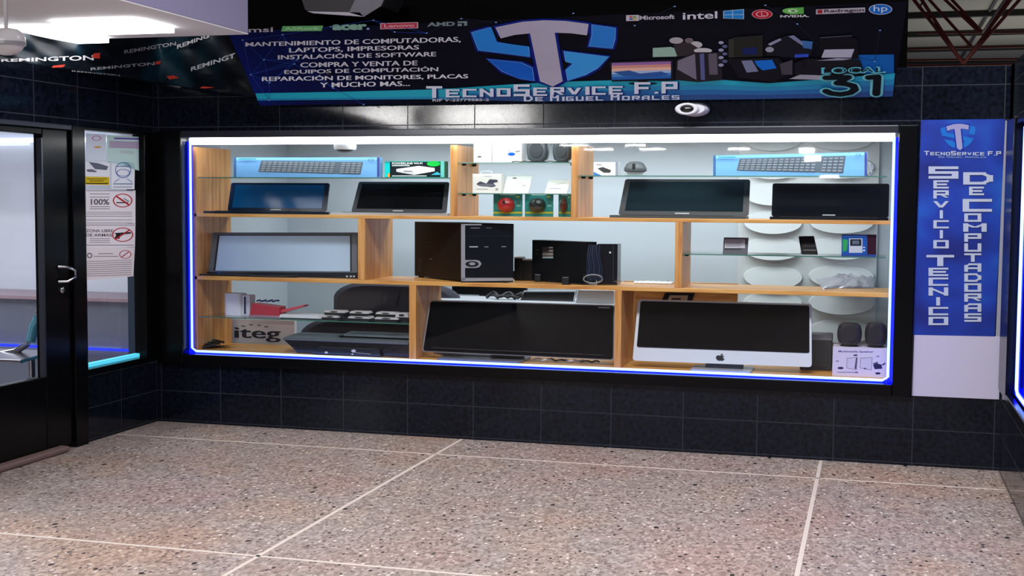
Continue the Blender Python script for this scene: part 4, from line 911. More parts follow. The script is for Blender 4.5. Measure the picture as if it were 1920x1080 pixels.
# ================================================================== SIGNS
# big banner, leaning forward at its top
a = W(487, 197.5, -.12); b = W(1675, 180, -.12); tl = W(430, 64, -.5); tr = W(1701, 3, -.5)
zb_ = (a.z+b.z)/2; BP = Plane(a, b, (tl+tr)/2)
def bmat():
    m, t, bs, N = nodes('banner_print'); L = t.links.new
    tc = N('ShaderNodeTexCoord'); sp = N('ShaderNodeSeparateXYZ'); L(tc.outputs['Object'], sp.inputs[0])
    n = N('ShaderNodeTexNoise'); n.inputs['Scale'].default_value = 1.5; n.inputs['Detail'].default_value = 3; L(tc.outputs['Object'], n.inputs[0])
    r = N('ShaderNodeMapRange', i1=-2.2, i2=-.3, i3=0.0, i4=.8); L(sp.outputs[0], r.inputs[0])
    ad = N('ShaderNodeMath', operation='MULTIPLY_ADD', i1=.35); L(n.outputs[0], ad.inputs[0]); L(r.outputs[0], ad.inputs[2])
    cr_ = ramp(t, ad.outputs[0], [(.1, (12, 34, 150)), (.4, (12, 22, 84)), (.7, (8, 11, 30)), (1, (9, 11, 24))])
    L(cr_.outputs[0], bs.inputs['Base Color']); bs.inputs['Roughness'].default_value = .45; bs.inputs['Specular IOR Level'].default_value = .08
    return m
bn = thing('shop_banner', 'wide dark blue printed shop banner hanging above the display window', 'banner', ((a.x+b.x)/2, -.3, zb_))
C4 = [BP.hit(487, 197.5), BP.hit(1675, 180), BP.hit(1701, 3), BP.hit(427, 60)]
q = MB(); o = V((0, .012, 0)); q.add(C4+[p+o for p in C4], [(0, 1, 2, 3), (7, 6, 5, 4), (0, 4, 5, 1), (1, 5, 6, 2), (2, 6, 7, 3), (3, 7, 4, 0)], bmat()); q.build('printed_sheet', bn)
d = Dec(BP)
cy = [(0, 172, 200), (6, 140, 190), (10, 104, 172), (10, 72, 140)]
tp = [(479, 175), (640, 172), (800, 168), (860, 165), (960, 158), (1060, 153), (1150, 150.5), (1240, 152), (1330, 148), (1440, 156), (1540, 149), (1678, 137)]
bt = [(483, 188.5), (640, 187), (800, 186), (900, 188), (980, 190), (1060, 190), (1150, 189), (1240, 188), (1330, 187), (1440, 185.5), (1540, 184), (1674, 181)]
for k in range(4):
    f0, f1 = k/4, (k+1)/4
    if k < 4:
        mixp = lambda f: [(A_[0]*(1-f)+B2[0]*f, A_[1]*(1-f)+B2[1]*f) for A_, B2 in zip(tp, bt)]
        for i in range(len(tp)-1):
            u, v = mixp(f0), mixp(f1)
            cc = cy[k] if i >= 3 else (cy[0] if k < 3 else cy[1])
            o_ = .0013+k*.0001; P = [BP.hit(*u[i], o_), BP.hit(*u[i+1], o_), BP.hit(*v[i+1], o_), BP.hit(*v[i], o_)]
            d.mb.add(P, [(0, 1, 2, 3)], mat(cc, .5))
d.k = 8
d.r(1598, 103, 1676, 138, (16, 96, 176), sl=-1)
d.cut('wave_stripe', bn)
# constellation pattern
random.seed(11)
nd = [(455, 75), (470, 140), (495, 112), (530, 65), (552, 120), (505, 155), (625, 165), (557, 112), (620, 50), (700, 38), (740, 60), (800, 62), (865, 35), (930, 42), (1075, 25), (1190, 48), (1265, 12), (1435, 10), (1495, 45), (1650, 57), (1540, 90), (1640, 115), (682, 196), (505, 188)]
for i, p in enumerate(nd):
    for j in range(i+1, len(nd)):
        if math.hypot(p[0]-nd[j][0], (p[1]-nd[j][1])*1.6) < 115: d.line(p, nd[j], .7, (34, 70, 170) if p[0] < 800 else (30, 40, 70))
for p in nd: d.el(p[0], p[1], 2.2, 1.2, (120, 160, 220), n=8)
d.build('star_pattern', bn)
d = Dec(BP, .0045); LW = (222, 226, 240)
for t_, xl, t1, b1, xr, t2, b2 in (("MANTENIMIENTO DE COMPUTADORAS,", 460, 79.5, 88.5, 863, 69, 80), ("LAPTOPS, IMPRESORAS", 542, 90, 100, 785, 84.5, 94), ("INSTALACIÓN DE SOFTWARE", 521, 101.5, 111.5, 817, 95, 105.5),
        ("COMPRA Y VENTA DE", 563, 117.5, 126.5, 782, 113.5, 122.5), ("EQUIPOS DE COMPUTACIÓN", 533, 129.5, 140, 821, 124, 135), ("REPARACIÓN DE MONITORES, PLACAS", 491, 142, 153.5, 877, 137, 148), ("Y MUCHO MAS...", 600, 155, 164, 768, 152, 161)):
    for e_ in (0, .9): d.text(t_, xl+e_, t1, b1, xr+e_, t2, b2, LW, bold=.004)
d.build('service_lettering', bn)
d = Dec(BP, .0045)
NB = (6, 30, 130)
def tx(pts): return [(860+x/4, y/4) for x, y in pts]
def outl(pts, g):
    cx = sum(p[0] for p in pts)/len(pts); cy_ = sum(p[1] for p in pts)/len(pts)
    return [(x+math.copysign(g*1.6, x-cx), y+math.copysign(g, y-cy_)) for x, y in pts]
Tp = tx([(275, 205), (480, 163), (640, 152), (800, 157), (975, 180), (962, 265), (845, 250), (720, 245), (780, 610), (705, 650), (610, 610), (535, 250), (420, 262), (315, 288)])
Bl = [tx([(98, 245), (245, 205), (290, 318), (525, 348), (530, 425), (340, 400), (150, 375)]), tx([(215, 445), (465, 470), (550, 510), (565, 605), (450, 588), (330, 535)]), tx([(1000, 185), (1175, 212), (1172, 290), (1150, 362), (978, 345), (1000, 270)]), tx([(790, 385), (1125, 428), (1040, 510), (950, 560), (820, 605), (805, 520), (860, 480), (805, 465)])]
for p in Bl+[Tp]: d.poly(outl(p, 3), NB)
for p, c_ in zip(Bl, ((40, 134, 224), (20, 96, 206), (44, 126, 214), (60, 156, 232))): d.poly(outl(p, .6), (110, 176, 236)); d.poly(p, c_)
d.poly(Tp, (176, 174, 196)); d.build('shield_logo', bn)
d = Dec(BP, .0075)
d.techline('TecnoService F.P', 802, 185, 22, 17, 478, (10, 40, 120), sl=-.019); d.techline('TecnoService F.P', 799, 183.5, 22, 15.5, 478, (214, 224, 244), sl=-.019)
d.cut('shop_name_lettering', bn)
d.techline('De Miguel Morales', 982, 190, 11, 8, 296, (206, 220, 244), sl=-.012, gap=.22)
d.text('RIF V-23779585-2', 811, 185.5, 190.5, 917, 184.5, 189.5, (200, 205, 220), bold=.02); d.build('owner_lettering', bn)
d = Dec(BP, .0045)
d.text('msi', 466, 52, 61, 512, 51, 60, (200, 200, 210), bold=.015); 
d.cut('maker_logo', bn)
d.poly([(530, 49), (606, 48), (603, 58), (527, 59)], (110, 190, 120)); d.text('ASRock', 533, 51, 57, 600, 50, 56, (170, 225, 170), bold=.03)
d.cut('maker_logo', bn)
d.text('acer', 623, 46, 57, 688, 45, 56, (140, 190, 170), bold=.06); d.el(690, 54, 3, 2, (150, 170, 230))
d.cut('maker_logo', bn)
d.poly([(713, 43.5), (784, 41.5), (784, 53), (713, 55)], (214, 196, 210)); d.poly([(715, 44.5), (782, 42.7), (782, 52), (715, 54)], (196, 62, 84)); d.text('Lenovo', 720, 45.5, 52, 777, 44, 50.5, (226, 170, 184), bold=.03)
d.cut('maker_logo', bn)
d.text('AMD', 801, 42, 50, 853, 40.5, 48.5, (120, 140, 150), bold=.04); d.poly([(858, 40), (876, 39.5), (876, 48), (870, 48.3), (870, 43), (858, 43)], (120, 140, 150)); d.poly([(858, 44.5), (866, 44.3), (866, 49), (858, 49)], (120, 140, 150))
d.cut('maker_logo', bn)
d.poly([(1174, 28.5), (1198, 28), (1198, 39), (1174, 39.5)], (196, 194, 204)); 
for (x, y, c_) in ((1180, 30, (190, 90, 90)), (1187, 30, (120, 160, 90)), (1180, 34, (80, 110, 190)), (1187, 34, (200, 170, 90))): d.r(x, y, x+6, y+3.5, c_)
d.text('Microsoft', 1199, 29.5, 37.5, 1265, 27, 35.5, (188, 188, 204), bold=.03)
d.cut('maker_logo', bn)
d.text('intel', 1280, 23.5, 37, 1345, 21, 34.5, (206, 208, 224), bold=.015)
d.cut('maker_logo', bn)
d.poly([(1356, 20.5), (1395, 17), (1395, 36), (1356, 34.5)], (160, 196, 226)); 
for P in ([(1357.5, 21.5), (1373, 20), (1373, 27), (1357.5, 27.2)], [(1374.5, 19.8), (1393.5, 18.3), (1393.5, 26.6), (1374.5, 27)], [(1357.5, 28.4), (1373, 28.3), (1373, 34.2), (1357.5, 33.4)], [(1374.5, 28.2), (1393.5, 28), (1393.5, 35), (1374.5, 34.4)]): d.poly(P, (30, 130, 206))
d.cut('maker_logo', bn)
d.el(1429, 26.5, 19.5, 9, (200, 160, 170)); d.el(1429, 26.5, 18, 8.2, (180, 24, 44)); d.ring(1429, 26.5, 12, 5.6, .2, (220, 170, 180)); d.line((1428, 23), (1428, 29.5), 1.6, (220, 170, 180)); d.line((1428, 29), (1434, 29), 1.2, (220, 170, 180))
d.cut('maker_logo', bn)
d.poly([(1480, 15), (1507, 13.5), (1507, 26), (1480, 27)], (90, 170, 80)); d.el(1483, 20.5, 16, 5.5, (110, 190, 90)); d.el(1486, 20.5, 9, 3, (206, 230, 200)); d.el(1487, 20.5, 4.5, 1.6, (60, 130, 60)); d.text('NVIDIA.', 1463, 28.5, 33, 1517, 27.5, 32, (214, 216, 220), bold=.03)
d.cut('maker_logo', bn)
d.poly([(1530, 17.5), (1622, 14), (1622, 23), (1530, 27)], (176, 172, 184)); d.poly([(1533, 18.5), (1542, 18), (1542, 25), (1533, 25.5)], (150, 40, 44)); d.text('Redragon', 1545, 18, 25.4, 1620, 15.4, 23, (70, 56, 70), bold=.03)
d.cut('maker_logo', bn)
d.el(1651, 17.5, 22, 10, (190, 204, 226)); d.el(1651, 17.5, 20.5, 9, (24, 104, 190)); d.text('hp', 1638, 10.5, 25, 1664, 10, 24.5, (206, 218, 236), bold=.0)
d.build('maker_logo', bn)
d = Dec(BP, .0045)
# pictures of hardware
d.poly([(1224, 90), (1258, 88), (1280, 96), (1268, 106), (1224, 107)], (150, 186, 170)); d.el(1268, 76, 13, 6, (170, 168, 172)); d.el(1304, 84, 13, 6.5, (186, 186, 192)); d.poly([(1262, 84), (1290, 78), (1312, 92), (1296, 104), (1270, 106)], (50, 46, 50)); d.el(1318, 95, 17, 5, (196, 198, 206)); d.el(1292, 76, 8, 5, (110, 100, 104))
d.cut('printed_figures', bn)
d.poly([(1142, 116), (1262, 111), (1263, 151), (1147, 153)], (24, 26, 40))
for k, c_ in enumerate(((150, 110, 170), (214, 150, 140), (236, 190, 170), (170, 190, 226), (80, 140, 206), (40, 100, 180))):
    y0 = 118+k*5.3; d.poly([(1147, y0), (1258, y0-3), (1258, y0+2.4), (1147, y0+5.4)], c_)
d.poly([(1150, 135), (1180, 132), (1200, 138), (1240, 134), (1256, 140), (1220, 144), (1170, 143)], (46, 90, 160)); d.poly([(1196, 151), (1213, 151), (1214, 155), (1196, 155)], (16, 18, 26)); d.el(1205, 157, 27, 2.4, (16, 18, 26))
d.cut('printed_monitor', bn)
d.poly([(1268, 112), (1304, 98), (1352, 98), (1355, 150), (1308, 154), (1266, 150)], (34, 32, 40)); d.poly([(1271, 114), (1303, 101), (1306, 150), (1270, 130)], (120, 116, 134)); d.poly([(1312, 101), (1320, 100), (1322, 150), (1314, 150)], (90, 96, 150)); d.poly([(1328, 101), (1344, 100), (1346, 140), (1330, 140)], (96, 90, 104))
d.cut('printed_tower', bn)
for k in range(7): d.el(1352+(k*7) % 14, 80+k*7, 5, 3, (90, 96, 140) if k % 2 else (150, 154, 186))
d.poly([(1374, 70), (1430, 66), (1430, 106), (1376, 108)], (36, 36, 34)); d.poly([(1392, 90), (1420, 89), (1420, 102), (1392, 103)], (20, 34, 90)); d.poly([(1366, 74), (1376, 72), (1376, 108), (1366, 108)], (52, 52, 50))
d.cut('printed_cabinet', bn)
d.poly([(1436, 86), (1452, 74), (1476, 66), (1490, 70), (1500, 78), (1520, 80), (1526, 86), (1520, 104), (1486, 108), (1436, 104)], (20, 22, 34)); d.poly([(1440, 82), (1462, 72), (1466, 75), (1444, 86)], (140, 146, 170)); d.poly([(1478, 68), (1488, 66), (1512, 84), (1508, 88)], (120, 128, 160)); d.poly([(1504, 76), (1524, 78), (1522, 92), (1506, 90)], (60, 110, 170)); d.poly([(1490, 102), (1516, 101), (1516, 107), (1490, 108)], (50, 80, 200)); d.el(1443, 93, 8, 5, (150, 154, 170))
d.cut('printed_robot', bn)
d.poly([(1536, 70), (1592, 67), (1608, 74), (1610, 110), (1540, 112)], (14, 15, 22)); d.poly([(1538, 70), (1598, 66), (1598, 67.4), (1538, 71.5)], (80, 84, 100))
d.cut('printed_box', bn)
d.poly([(1362, 110), (1460, 108), (1466, 114), (1476, 142), (1452, 153), (1386, 146)], (18, 20, 28)); d.poly([(1390, 114), (1410, 113), (1422, 134), (1400, 136)], (120, 130, 160)); d.poly([(1414, 114), (1448, 112), (1456, 128), (1430, 132), (1420, 124)], (20, 110, 210))
d.cut('printed_laptop', bn)
d.poly([(1490, 118), (1510, 110), (1612, 112), (1620, 134), (1596, 146), (1490, 142)], (24, 24, 32)); d.poly([(1546, 93), (1602, 92), (1596, 108), (1540, 108)], (176, 178, 196)); d.poly([(1530, 114), (1570, 109), (1598, 110), (1580, 113)], (150, 154, 174)); d.poly([(1480, 148), (1500, 140), (1560, 142), (1540, 150)], (160, 160, 174)); d.poly([(1462, 120), (1486, 112), (1486, 140), (1466, 140)], (70, 66, 76))
d.build('printed_printer', bn)
d = Dec(BP, .009)
th = [(1549, 146), (1590, 145), (1570, 156), (1584, 157), (1600, 161), (1603, 168), (1594, 174), (1576, 177), (1558, 175), (1549, 171)]
on = [(1629, 145.5), (1645, 144), (1643, 176)]
for P in (th, on): d.path(P, 25, 13.5, (110, 196, 206))
for P in (th, on): d.path(P, 15, 8.5, (8, 18, 26))
d.cut('unit_number', bn)
d.text('LOCAL', 1540, 126.5, 139, 1661, 124.5, 137, (96, 190, 206), bold=.06, sp=1.15); d.text('LOCAL', 1545, 128.5, 137, 1656, 126.5, 135, (12, 30, 40), bold=.0, sp=1.15)
d.build('unit_word', bn)

# hanging rods of the banner
for xx in (-3.2, -.4):
    q = MB(); q.tube([(xx, -.36, C4[3].z-.25), (xx, .1, C4[3].z-.2)], .006, BLK); q.build('hanging_rod', bn)
# vertical banner
pv = planeY(-.004)
def vmat():
    m, t, bs, N = nodes('blue_print'); n = N('ShaderNodeTexNoise'); n.inputs['Scale'].default_value = 3.0; tc = N('ShaderNodeTexCoord'); t.links.new(tc.outputs['Object'], n.inputs[0])
    r = ramp(t, n.outputs[0], [(.35, (8, 28, 118)), (.55, (13, 56, 168)), (.7, (20, 90, 194))]); t.links.new(r.outputs[0], bs.inputs['Base Color']); bs.inputs['Roughness'].default_value = .4; return m
vb = thing('vertical_banner', 'tall blue printed banner on the narrow wall right of the display window', 'banner', (W(1795, 630, 0).x, 0, W(1790, 630, 0).z))
C5 = [W(1712, 628, -.006), W(1865, 631, -.006), W(1885, 223, -.006), W(1727, 225, -.006)]
q = MB(); o = V((0, .005, 0)); q.add(C5+[p+o for p in C5], [(0, 1, 2, 3), (7, 6, 5, 4), (0, 4, 5, 1), (1, 5, 6, 2), (2, 6, 7, 3), (3, 7, 4, 0)], vmat()); q.build('printed_sheet', vb)
pv = planeY(-.007)
q0 = Dec(pv, .0004); 
def tv(pts): return [(1760+(x-860)*.245-4+1, 232+(y-38)*.40) for x, y in pts]
for p in Bl: q0.poly(tv(p), (30, 110, 200))
q0.poly(outl(tv(Tp), 1.5), (14, 50, 160)); q0.poly(tv(Tp), (150, 150, 196)); q0.build('shield_logo', vb)
d = Dec(pv, .0014); LV = (176, 188, 214)
d.techline('TecnoService F.P', 1733, 291, 8, 6, 146, LV, sl=.004); d.techline('De Miguel Morales', 1760, 296, 3.4, 2.6, 90, (120, 150, 200), sl=.004)
def col(seq, cx0):
    for ch, y0, y1, x0, x1 in seq: d.tech(ch, x0, y0, x1, y1, LV, tw=.22 if x1-x0 > 20 else .6, th=.22)
sq = [('S', 312, 335, 1741, 1797)]
for i, ch in enumerate('ERVICIO'): y = 338+i*18.7; sq.append((ch, y, y+15.5, 1750 if ch != 'I' else 1760, 1779 if ch != 'I' else 1770))
sq.append(('T', 478, 499, 1737, 1789))
for i, ch in enumerate('ECNICO'): y = 502+i*18.4; sq.append((ch, y, y+15.5, 1741 if ch != 'I' else 1753, 1778 if ch != 'I' else 1765))
col(sq, 0)
d.cut('lettering_column', vb); sq = [('D', 323, 346, 1806, 1862), ('E', 350, 366, 1817, 1845), ('C', 373, 397, 1805, 1860)]
for i, ch in enumerate('OMPUTADORAS'): y = 400+i*18.75; sq.append((ch, y, y+15.8, 1808 if i not in (1,) else 1806, 1840 if i not in (1,) else 1850))
col(sq, 0); d.build('lettering_column', vb)
q = MB(); C6 = [W(1710, 742, -.006), W(1873, 749, -.006), W(1885, 631, -.006), W(1714, 628, -.006)]
C6 = [V((min(p.x, XR-.005), p.y, p.z)) for p in C6]; q.add(C6+[p+V((0, .006, 0)) for p in C6], [(0, 1, 2, 3), (7, 6, 5, 4), (0, 4, 5, 1), (1, 5, 6, 2), (2, 6, 7, 3), (3, 7, 4, 0)], mat((188, 186, 214), .5, spec=.1)); struct(q.build('trim_8', origin=Z0))
q = MB(); C7 = [W(1867, 632, -.004), W(1875, 632, -.004), W(1888, 226, -.004), W(1884, 226, -.004)]; C7 = [V((min(p.x, XR-.003), p.y, p.z)) for p in C7]; q.add(C7+[p+V((0, .004, 0)) for p in C7], [(0, 1, 2, 3), (7, 6, 5, 4), (0, 4, 5, 1), (1, 5, 6, 2), (2, 6, 7, 3), (3, 7, 4, 0)], mat((150, 154, 176), .5)); struct(q.build('trim_9', origin=Z0))
# camera under banner
p = W(1297, 205.5, -.04); rx = (W(1328, 205, -.04).x-W(1266, 205, -.04).x)/2; rz = (W(1297, 192, -.04).z-W(1297, 219, -.04).z)/2
t = thing('security_camera', 'white ball security camera on the tiles just below the big banner', 'camera', (p.x, 0, p.z))
q = MB(); q.lathe([(.5, 0), (.95, -.01), (1, -.03), (.9, -.07), (.7, -.09)], p+V((.02, .04, 0)), mat((214, 216, 228), .35), axis='y', sx=rx*.9, sy=rz*.98); q.build('housing', t)
q = MB(); q.lathe([(.98, 0), (1, -.012), (.72, -.02), (.6, -.012)], p+V((-.02, -.05, 0)), mat((220, 222, 232), .3), axis='y', sx=rx*.72, sy=rz*.85); q.build('ring', t)
q = MB(); q.lathe([(.6, 0), (.5, -.008), (.02, -.012)], p+V((-.02, -.06, 0)), mat((8, 8, 12), .15, coat=.6), axis='y', sx=rx*.72, sy=rz*.85); q.build('lens', t)
# ---- window notices on side window
def paper(c):
    m, t, b, N = nodes('thin_paper_%d_%d_%d' % c); t.nodes.remove(b)
    a = N('ShaderNodeBsdfDiffuse'); a.inputs[0].default_value = (*lin(c), 1); e = N('ShaderNodeBsdfTranslucent'); e.inputs[0].default_value = (*lin(c), 1)
    x = N('ShaderNodeMixShader'); x.inputs[0].default_value = .5; t.links.new(a.outputs[0], x.inputs[1]); t.links.new(e.outputs[0], x.inputs[2]); t.links.new(x.outputs[0], t.nodes['Material Output'].inputs[0]); return m
pn = planeX(XL-.022)
def notice(label, P, c, art, cat='sign'):
    pts = [pn.hit(x, y) for x, y in P]; t = thing('window_notice', label, cat, ((pts[0]+pts[2])/2).to_tuple(), 'paper notices stuck on the side window')
    q = MB(); q.add(pts, [(0, 1, 2, 3)], paper(tuple(min(255, v+32) for v in c))); q.build('sheet', t)
    d = Dec(pn, .0006); art(d); d.build('printed_face', t)
GR = (96, 92, 100)
notice('pale green and white sheet at the top right of the side window', [(200, 253), (268, 257), (268, 322), (200, 303)], (176, 204, 200), lambda d: (d.r(214, 258, 262, 261, (120, 90, 190), sl=1), d.r(226, 281, 250, 287, (206, 226, 222), sl=2), d.line((252, 272), (264, 269), 1.6, (70, 60, 90)), d.r(205, 264, 262, 277, (206, 190, 216), sl=2)))
notice('pale sheet with a pink and orange mark at the top left of the side window', [(161, 250), (199, 252), (199, 302), (161, 301)], (196, 204, 216), lambda d: (d.ring(181, 259, 9, 5, .25, (220, 120, 180)), d.el(183, 276, 7, 2, (236, 180, 110))))
notice('white notice with a camera picture over a yellow band', [(160, 303), (206, 303), (206, 348), (160, 347)], (214, 214, 222), lambda d: (d.poly([(166, 303.5), (184, 306), (203, 312), (200, 319), (178, 317)], (110, 116, 134)), d.poly([(162, 318), (172, 317), (182, 321), (180, 323), (164, 322)], (120, 124, 140)), d.poly([(160, 331), (205, 332), (205, 347), (160, 346)], (236, 206, 30)), d.r(163, 335, 200, 336.4, (110, 96, 20)), d.r(168, 338.5, 194, 340, (110, 96, 20)), d.r(161, 343, 203, 345, (70, 60, 20))))
notice('white notice with a blue outlined masked face', [(209, 303), (253, 304), (252, 355), (209, 354)], (214, 216, 226), lambda d: (d.ring(231, 319, 15, 15, .1, (90, 120, 190)), d.ring(231, 324, 13, 7, .16, (100, 130, 200)), d.r(217, 311, 245, 312.5, (110, 130, 190)), d.line((214, 342), (224, 335), 1.2, (100, 130, 200)), d.line((248, 342), (238, 335), 1.2, (100, 130, 200)), d.r(212, 344, 249, 345.6, (90, 110, 170)), d.r(212, 350, 248, 351, GR)))
def nosm(d):
    d.text('100%', 170, 373, 384, 205, 373, 384, (110, 108, 118), bold=.03)
    for y in (363, 369, 387, 391): d.r(168, y, 206, y+1.2, (140, 136, 144))
    d.r(160, 357, 250, 358, GR); d.ring(230, 376, 18.5, 13, .13, (206, 50, 54)); d.poly([(218, 379), (240, 379), (240, 381), (218, 381)], (40, 36, 40)); d.line((232, 372), (242, 378), 2.4, (150, 170, 180)); d.line((217, 367), (243, 385), 3, (206, 50, 54))
    for y in (397.5, 401, 405, 412, 417.5): d.r(162, y, 248, y+.9, (130, 124, 132))
notice('notice with a red crossed-out cigarette and the figure 100%', [(160, 355), (254, 357), (254, 419), (160, 420)], (212, 204, 210), nosm)
def nogun(d):
    d.text('ZONA LIBRE', 161, 430, 435.5, 212, 430, 435.5, (96, 90, 98), bold=.02); d.text('DE ARMAS', 161, 438, 443.5, 210, 438, 443.5, (96, 90, 98), bold=.02)
    for y in (447, 450.5, 454): d.r(168, y, 206, y+1, (140, 136, 144))
    d.r(160, 459, 250, 460, GR); d.r(160, 421.5, 252, 422.5, GR)
    d.ring(230, 440, 20, 13.5, .12, (206, 50, 54)); d.poly([(214, 437), (245, 435), (246, 438), (226, 440), (224, 448), (215, 447), (218, 440)], (44, 38, 42)); d.line((216, 449), (243, 431), 2.4, (206, 50, 54))
notice('notice with a red crossed-out pistol', [(160, 420.5), (254, 419.5), (253, 463), (160, 464)], (210, 200, 206), nogun)
def low(d):
    d.ring(235, 477, 11.5, 8, .15, (206, 80, 84)); d.line((228, 482), (242, 472), 1.8, (206, 80, 84)); d.ring(168, 479, 5, 5, .35, (70, 66, 74)); d.r(184, 475, 212, 476, GR); d.r(176, 480, 222, 481, (120, 116, 124))
    for i in range(8): d.r(162, 490+i*3.9, 247, 491+i*3.9, (150, 142, 150), sl=-3)
notice('lowest notice, with a small red crossed circle over many lines of text', [(160, 464.5), (253, 463.5), (250, 518), (160, 526)], (206, 194, 198), low)
# ---- left shop contents
t = thing('counter', 'low grey counter seen through the left door and side window, inside the shop', 'counter', (-6.6, .9, 0))
zc = W(40, 553, .7).z
q = MB(); q.box(-9.2, -4.72, .7, 1.2, 0, zc-.03, mat((104, 110, 126), .35)); q.build('front', t, bevel=.004)
q = MB(); q.box(-9.2, -4.72, .66, 1.2, zc-.03, zc, mat((150, 128, 140), .4)); q.build('top', t, bevel=.004)
q = MB(); z_ = W(40, 648, .66).z; q.box(-9.2, -5.1, .64, .66, z_-.008, z_+.008, mat((20, 40, 255), .4, emit=1.6)); q.build('blue_light_line', t)
t = thing('waiting_bench', 'steel bench with a curved chrome armrest seen behind the left door glass', 'bench', (-6.4, -.6, 0))
q = MB(); st = mat((150, 148, 160), .2, metal=.9)
YB_ = -.55
s0 = W(-60, 668, YB_); s1 = W(78, 662, YB_)
q.prism([(YB_-.35, s1.z-.02), (YB_, s1.z+.0), (YB_, s1.z+.02), (YB_-.35, s1.z+.0)], s0.x, s1.x+.1, st, axis='x'); q.build('seat', t, bevel=.008)
q = MB(); ch = [(-60, 672), (0, 664), (30, 658), (50, 646), (62, 615), (70, 590), (76, 575)]
q.tube([W(x, y, YB_-.1) for x, y in ch], .022, cr, n=12); q.build('armrest', t)
q = MB(); q.tube([W(58, 640, YB_-.13), W(64, 612, YB_-.13), W(72, 596, YB_-.13)], .03, mat((100, 170, 196), .25, metal=.3), n=12); q.build('arm_pad', t)
for xx in (s0.x+.1, s1.x): q = MB(); q.tube([(xx, YB_-.1, 0), (xx, YB_-.1, s1.z)], .02, st); q.build('leg', t)

# ================================================================== OVERHEAD
yb = -1.0; cpt = W(465.5, 64.5, yb); zbx = cpt.z; xbx = cpt.x
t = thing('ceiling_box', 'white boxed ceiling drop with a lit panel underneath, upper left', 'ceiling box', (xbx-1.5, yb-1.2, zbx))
q = MB(); q.box(xbx-4, xbx, yb-2.6, yb, zbx+.006, zbx+.7, mat((158, 154, 188), .6)); q.build('shaded_casing', t, bevel=.004)  # shade on the white box's sides put into this darker lavender
q = MB(); q.box(xbx-4, xbx, yb-2.6, yb, zbx, zbx+.006, mat((240, 240, 244), .6)); q.build('brightened_soffit', t)  # underside coloured whiter to carry the light bouncing up onto it
P4 = [H(x, y, zbx) for x, y in ((160, 36), (272, 34), (337, 51), (318, 56), (152, 46))]
P4 = [H(150, 36, zbx), H(272, 34, zbx), H(337, 53, zbx), H(160, 57, zbx)]
xa, xb, ya, yb2 = H(150, 50, zbx).x, H(330, 52, zbx).x, H(240, 33, zbx).y, H(240, 54, zbx).y
q = MB(); q.box(xa, xb, ya, yb2, zbx-.03, zbx+.001, mat((255, 255, 255), .4, emit=6)); q.build('lit_panel', t)
q = MB(); q.box(xa-1.2, xa-.12, H(60, 47, zbx).y, yb-.04, zbx-.03, zbx+.001, mat((255, 255, 255), .4, emit=6)); q.build('lit_panel', t)
p = W(12, 78, -2.7); rx = (W(45, 78, -2.7).x-p.x); rz = W(12, 52, -2.7).z-W(12, 104, -2.7).z
t = thing('globe_camera', 'white round globe fixture under the white ceiling box at the left edge', 'fixture', (p.x, -2.7, p.z+rz/2))
q = MB(); q.lathe([(.02, -rz*.5), (.3, -rz*.48), (.6, -rz*.40), (.82, -rz*.28), (.96, -rz*.12), (1, 0), (.98, rz*.14), (.85, rz*.32), (.6, rz*.44), (.1, rz*.5), (.1, zbx-p.z+.0)], p, mat((216, 216, 220), .3), sx=rx, sy=rx*.7); q.build('globe', t)
q = MB(); q.lathe([(.99, -.02), (1.02, -.012), (1.01, -.002)], p, mat((150, 150, 156), .3), sx=rx, sy=rx*.7); q.build('seam_ring', t)
# draped cloth with brand pattern
def clp(px, py):
    A = PX(px, py, XL+.10); B2 = W(px, py, -.10)
    if px > 300: A = None
    p = B2 if A is None or (B2-CAM).length < (A-CAM).length else A
    if A is not None and 0 < px < 300: p = A if A.y < -.10 else B2
    return p
bote = [(-40, 108), (0, 113), (60, 121), (130, 130), (200, 141), (250, 147), (300, 158), (330, 161), (370, 168), (430, 176), (500, 182)]
def bot(x):
    for (a0, b0), (a1, b1) in zip(bote, bote[1:]):
        if a0 <= x <= a1: return b0+(b1-b0)*(x-a0)/(a1-a0)
    return 182
q = MB(); nx, ny = 90, 16; vs = []
for j in range(ny+1):
    for i in range(nx+1):
        px = -40+540*i/nx; tpv = 62; py = tpv+(bot(px)-tpv)*j/ny; p = clp(px, py)
        w_ = .028*math.sin(px*.035+j*.35)+.016*math.sin(px*.09-j*.6); dd = (CAM-p).normalized(); vs.append(p+dd*(w_+.05))
k = nx+1
def clm():
    m, t, bs, N = nodes('dark_teal_cloth'); n = N('ShaderNodeTexNoise'); n.inputs['Scale'].default_value = 2.6; n.inputs['Detail'].default_value = 4; tc = N('ShaderNodeTexCoord'); t.links.new(tc.outputs['Object'], n.inputs[0])
    r = ramp(t, n.outputs[0], [(.35, (6, 7, 11)), (.55, (7, 20, 30)), (.7, (12, 46, 60))]); t.links.new(r.outputs[0], bs.inputs['Base Color']); bs.inputs['Roughness'].default_value = .5; bs.inputs['Specular IOR Level'].default_value = .15; return m
t = thing('draped_banner', 'creased dark printed cloth banner draped along the top of the left corner', 'banner', (XL+.1, -.6, 2.1))
q.add(vs, [(j*k+i, j*k+i+1, (j+1)*k+i+1, (j+1)*k+i) for j in range(ny) for i in range(nx)], clm(), True); o = q.build('cloth', t); so = o.modifiers.new('s', 'SOLIDIFY'); so.thickness = .004
class Cl:
    n = None
    def hit(s, px, py, off=0.0): p = clp(px, py); return p+(CAM-p).normalized()*(.105+off)
d = Dec(Cl(), .0)
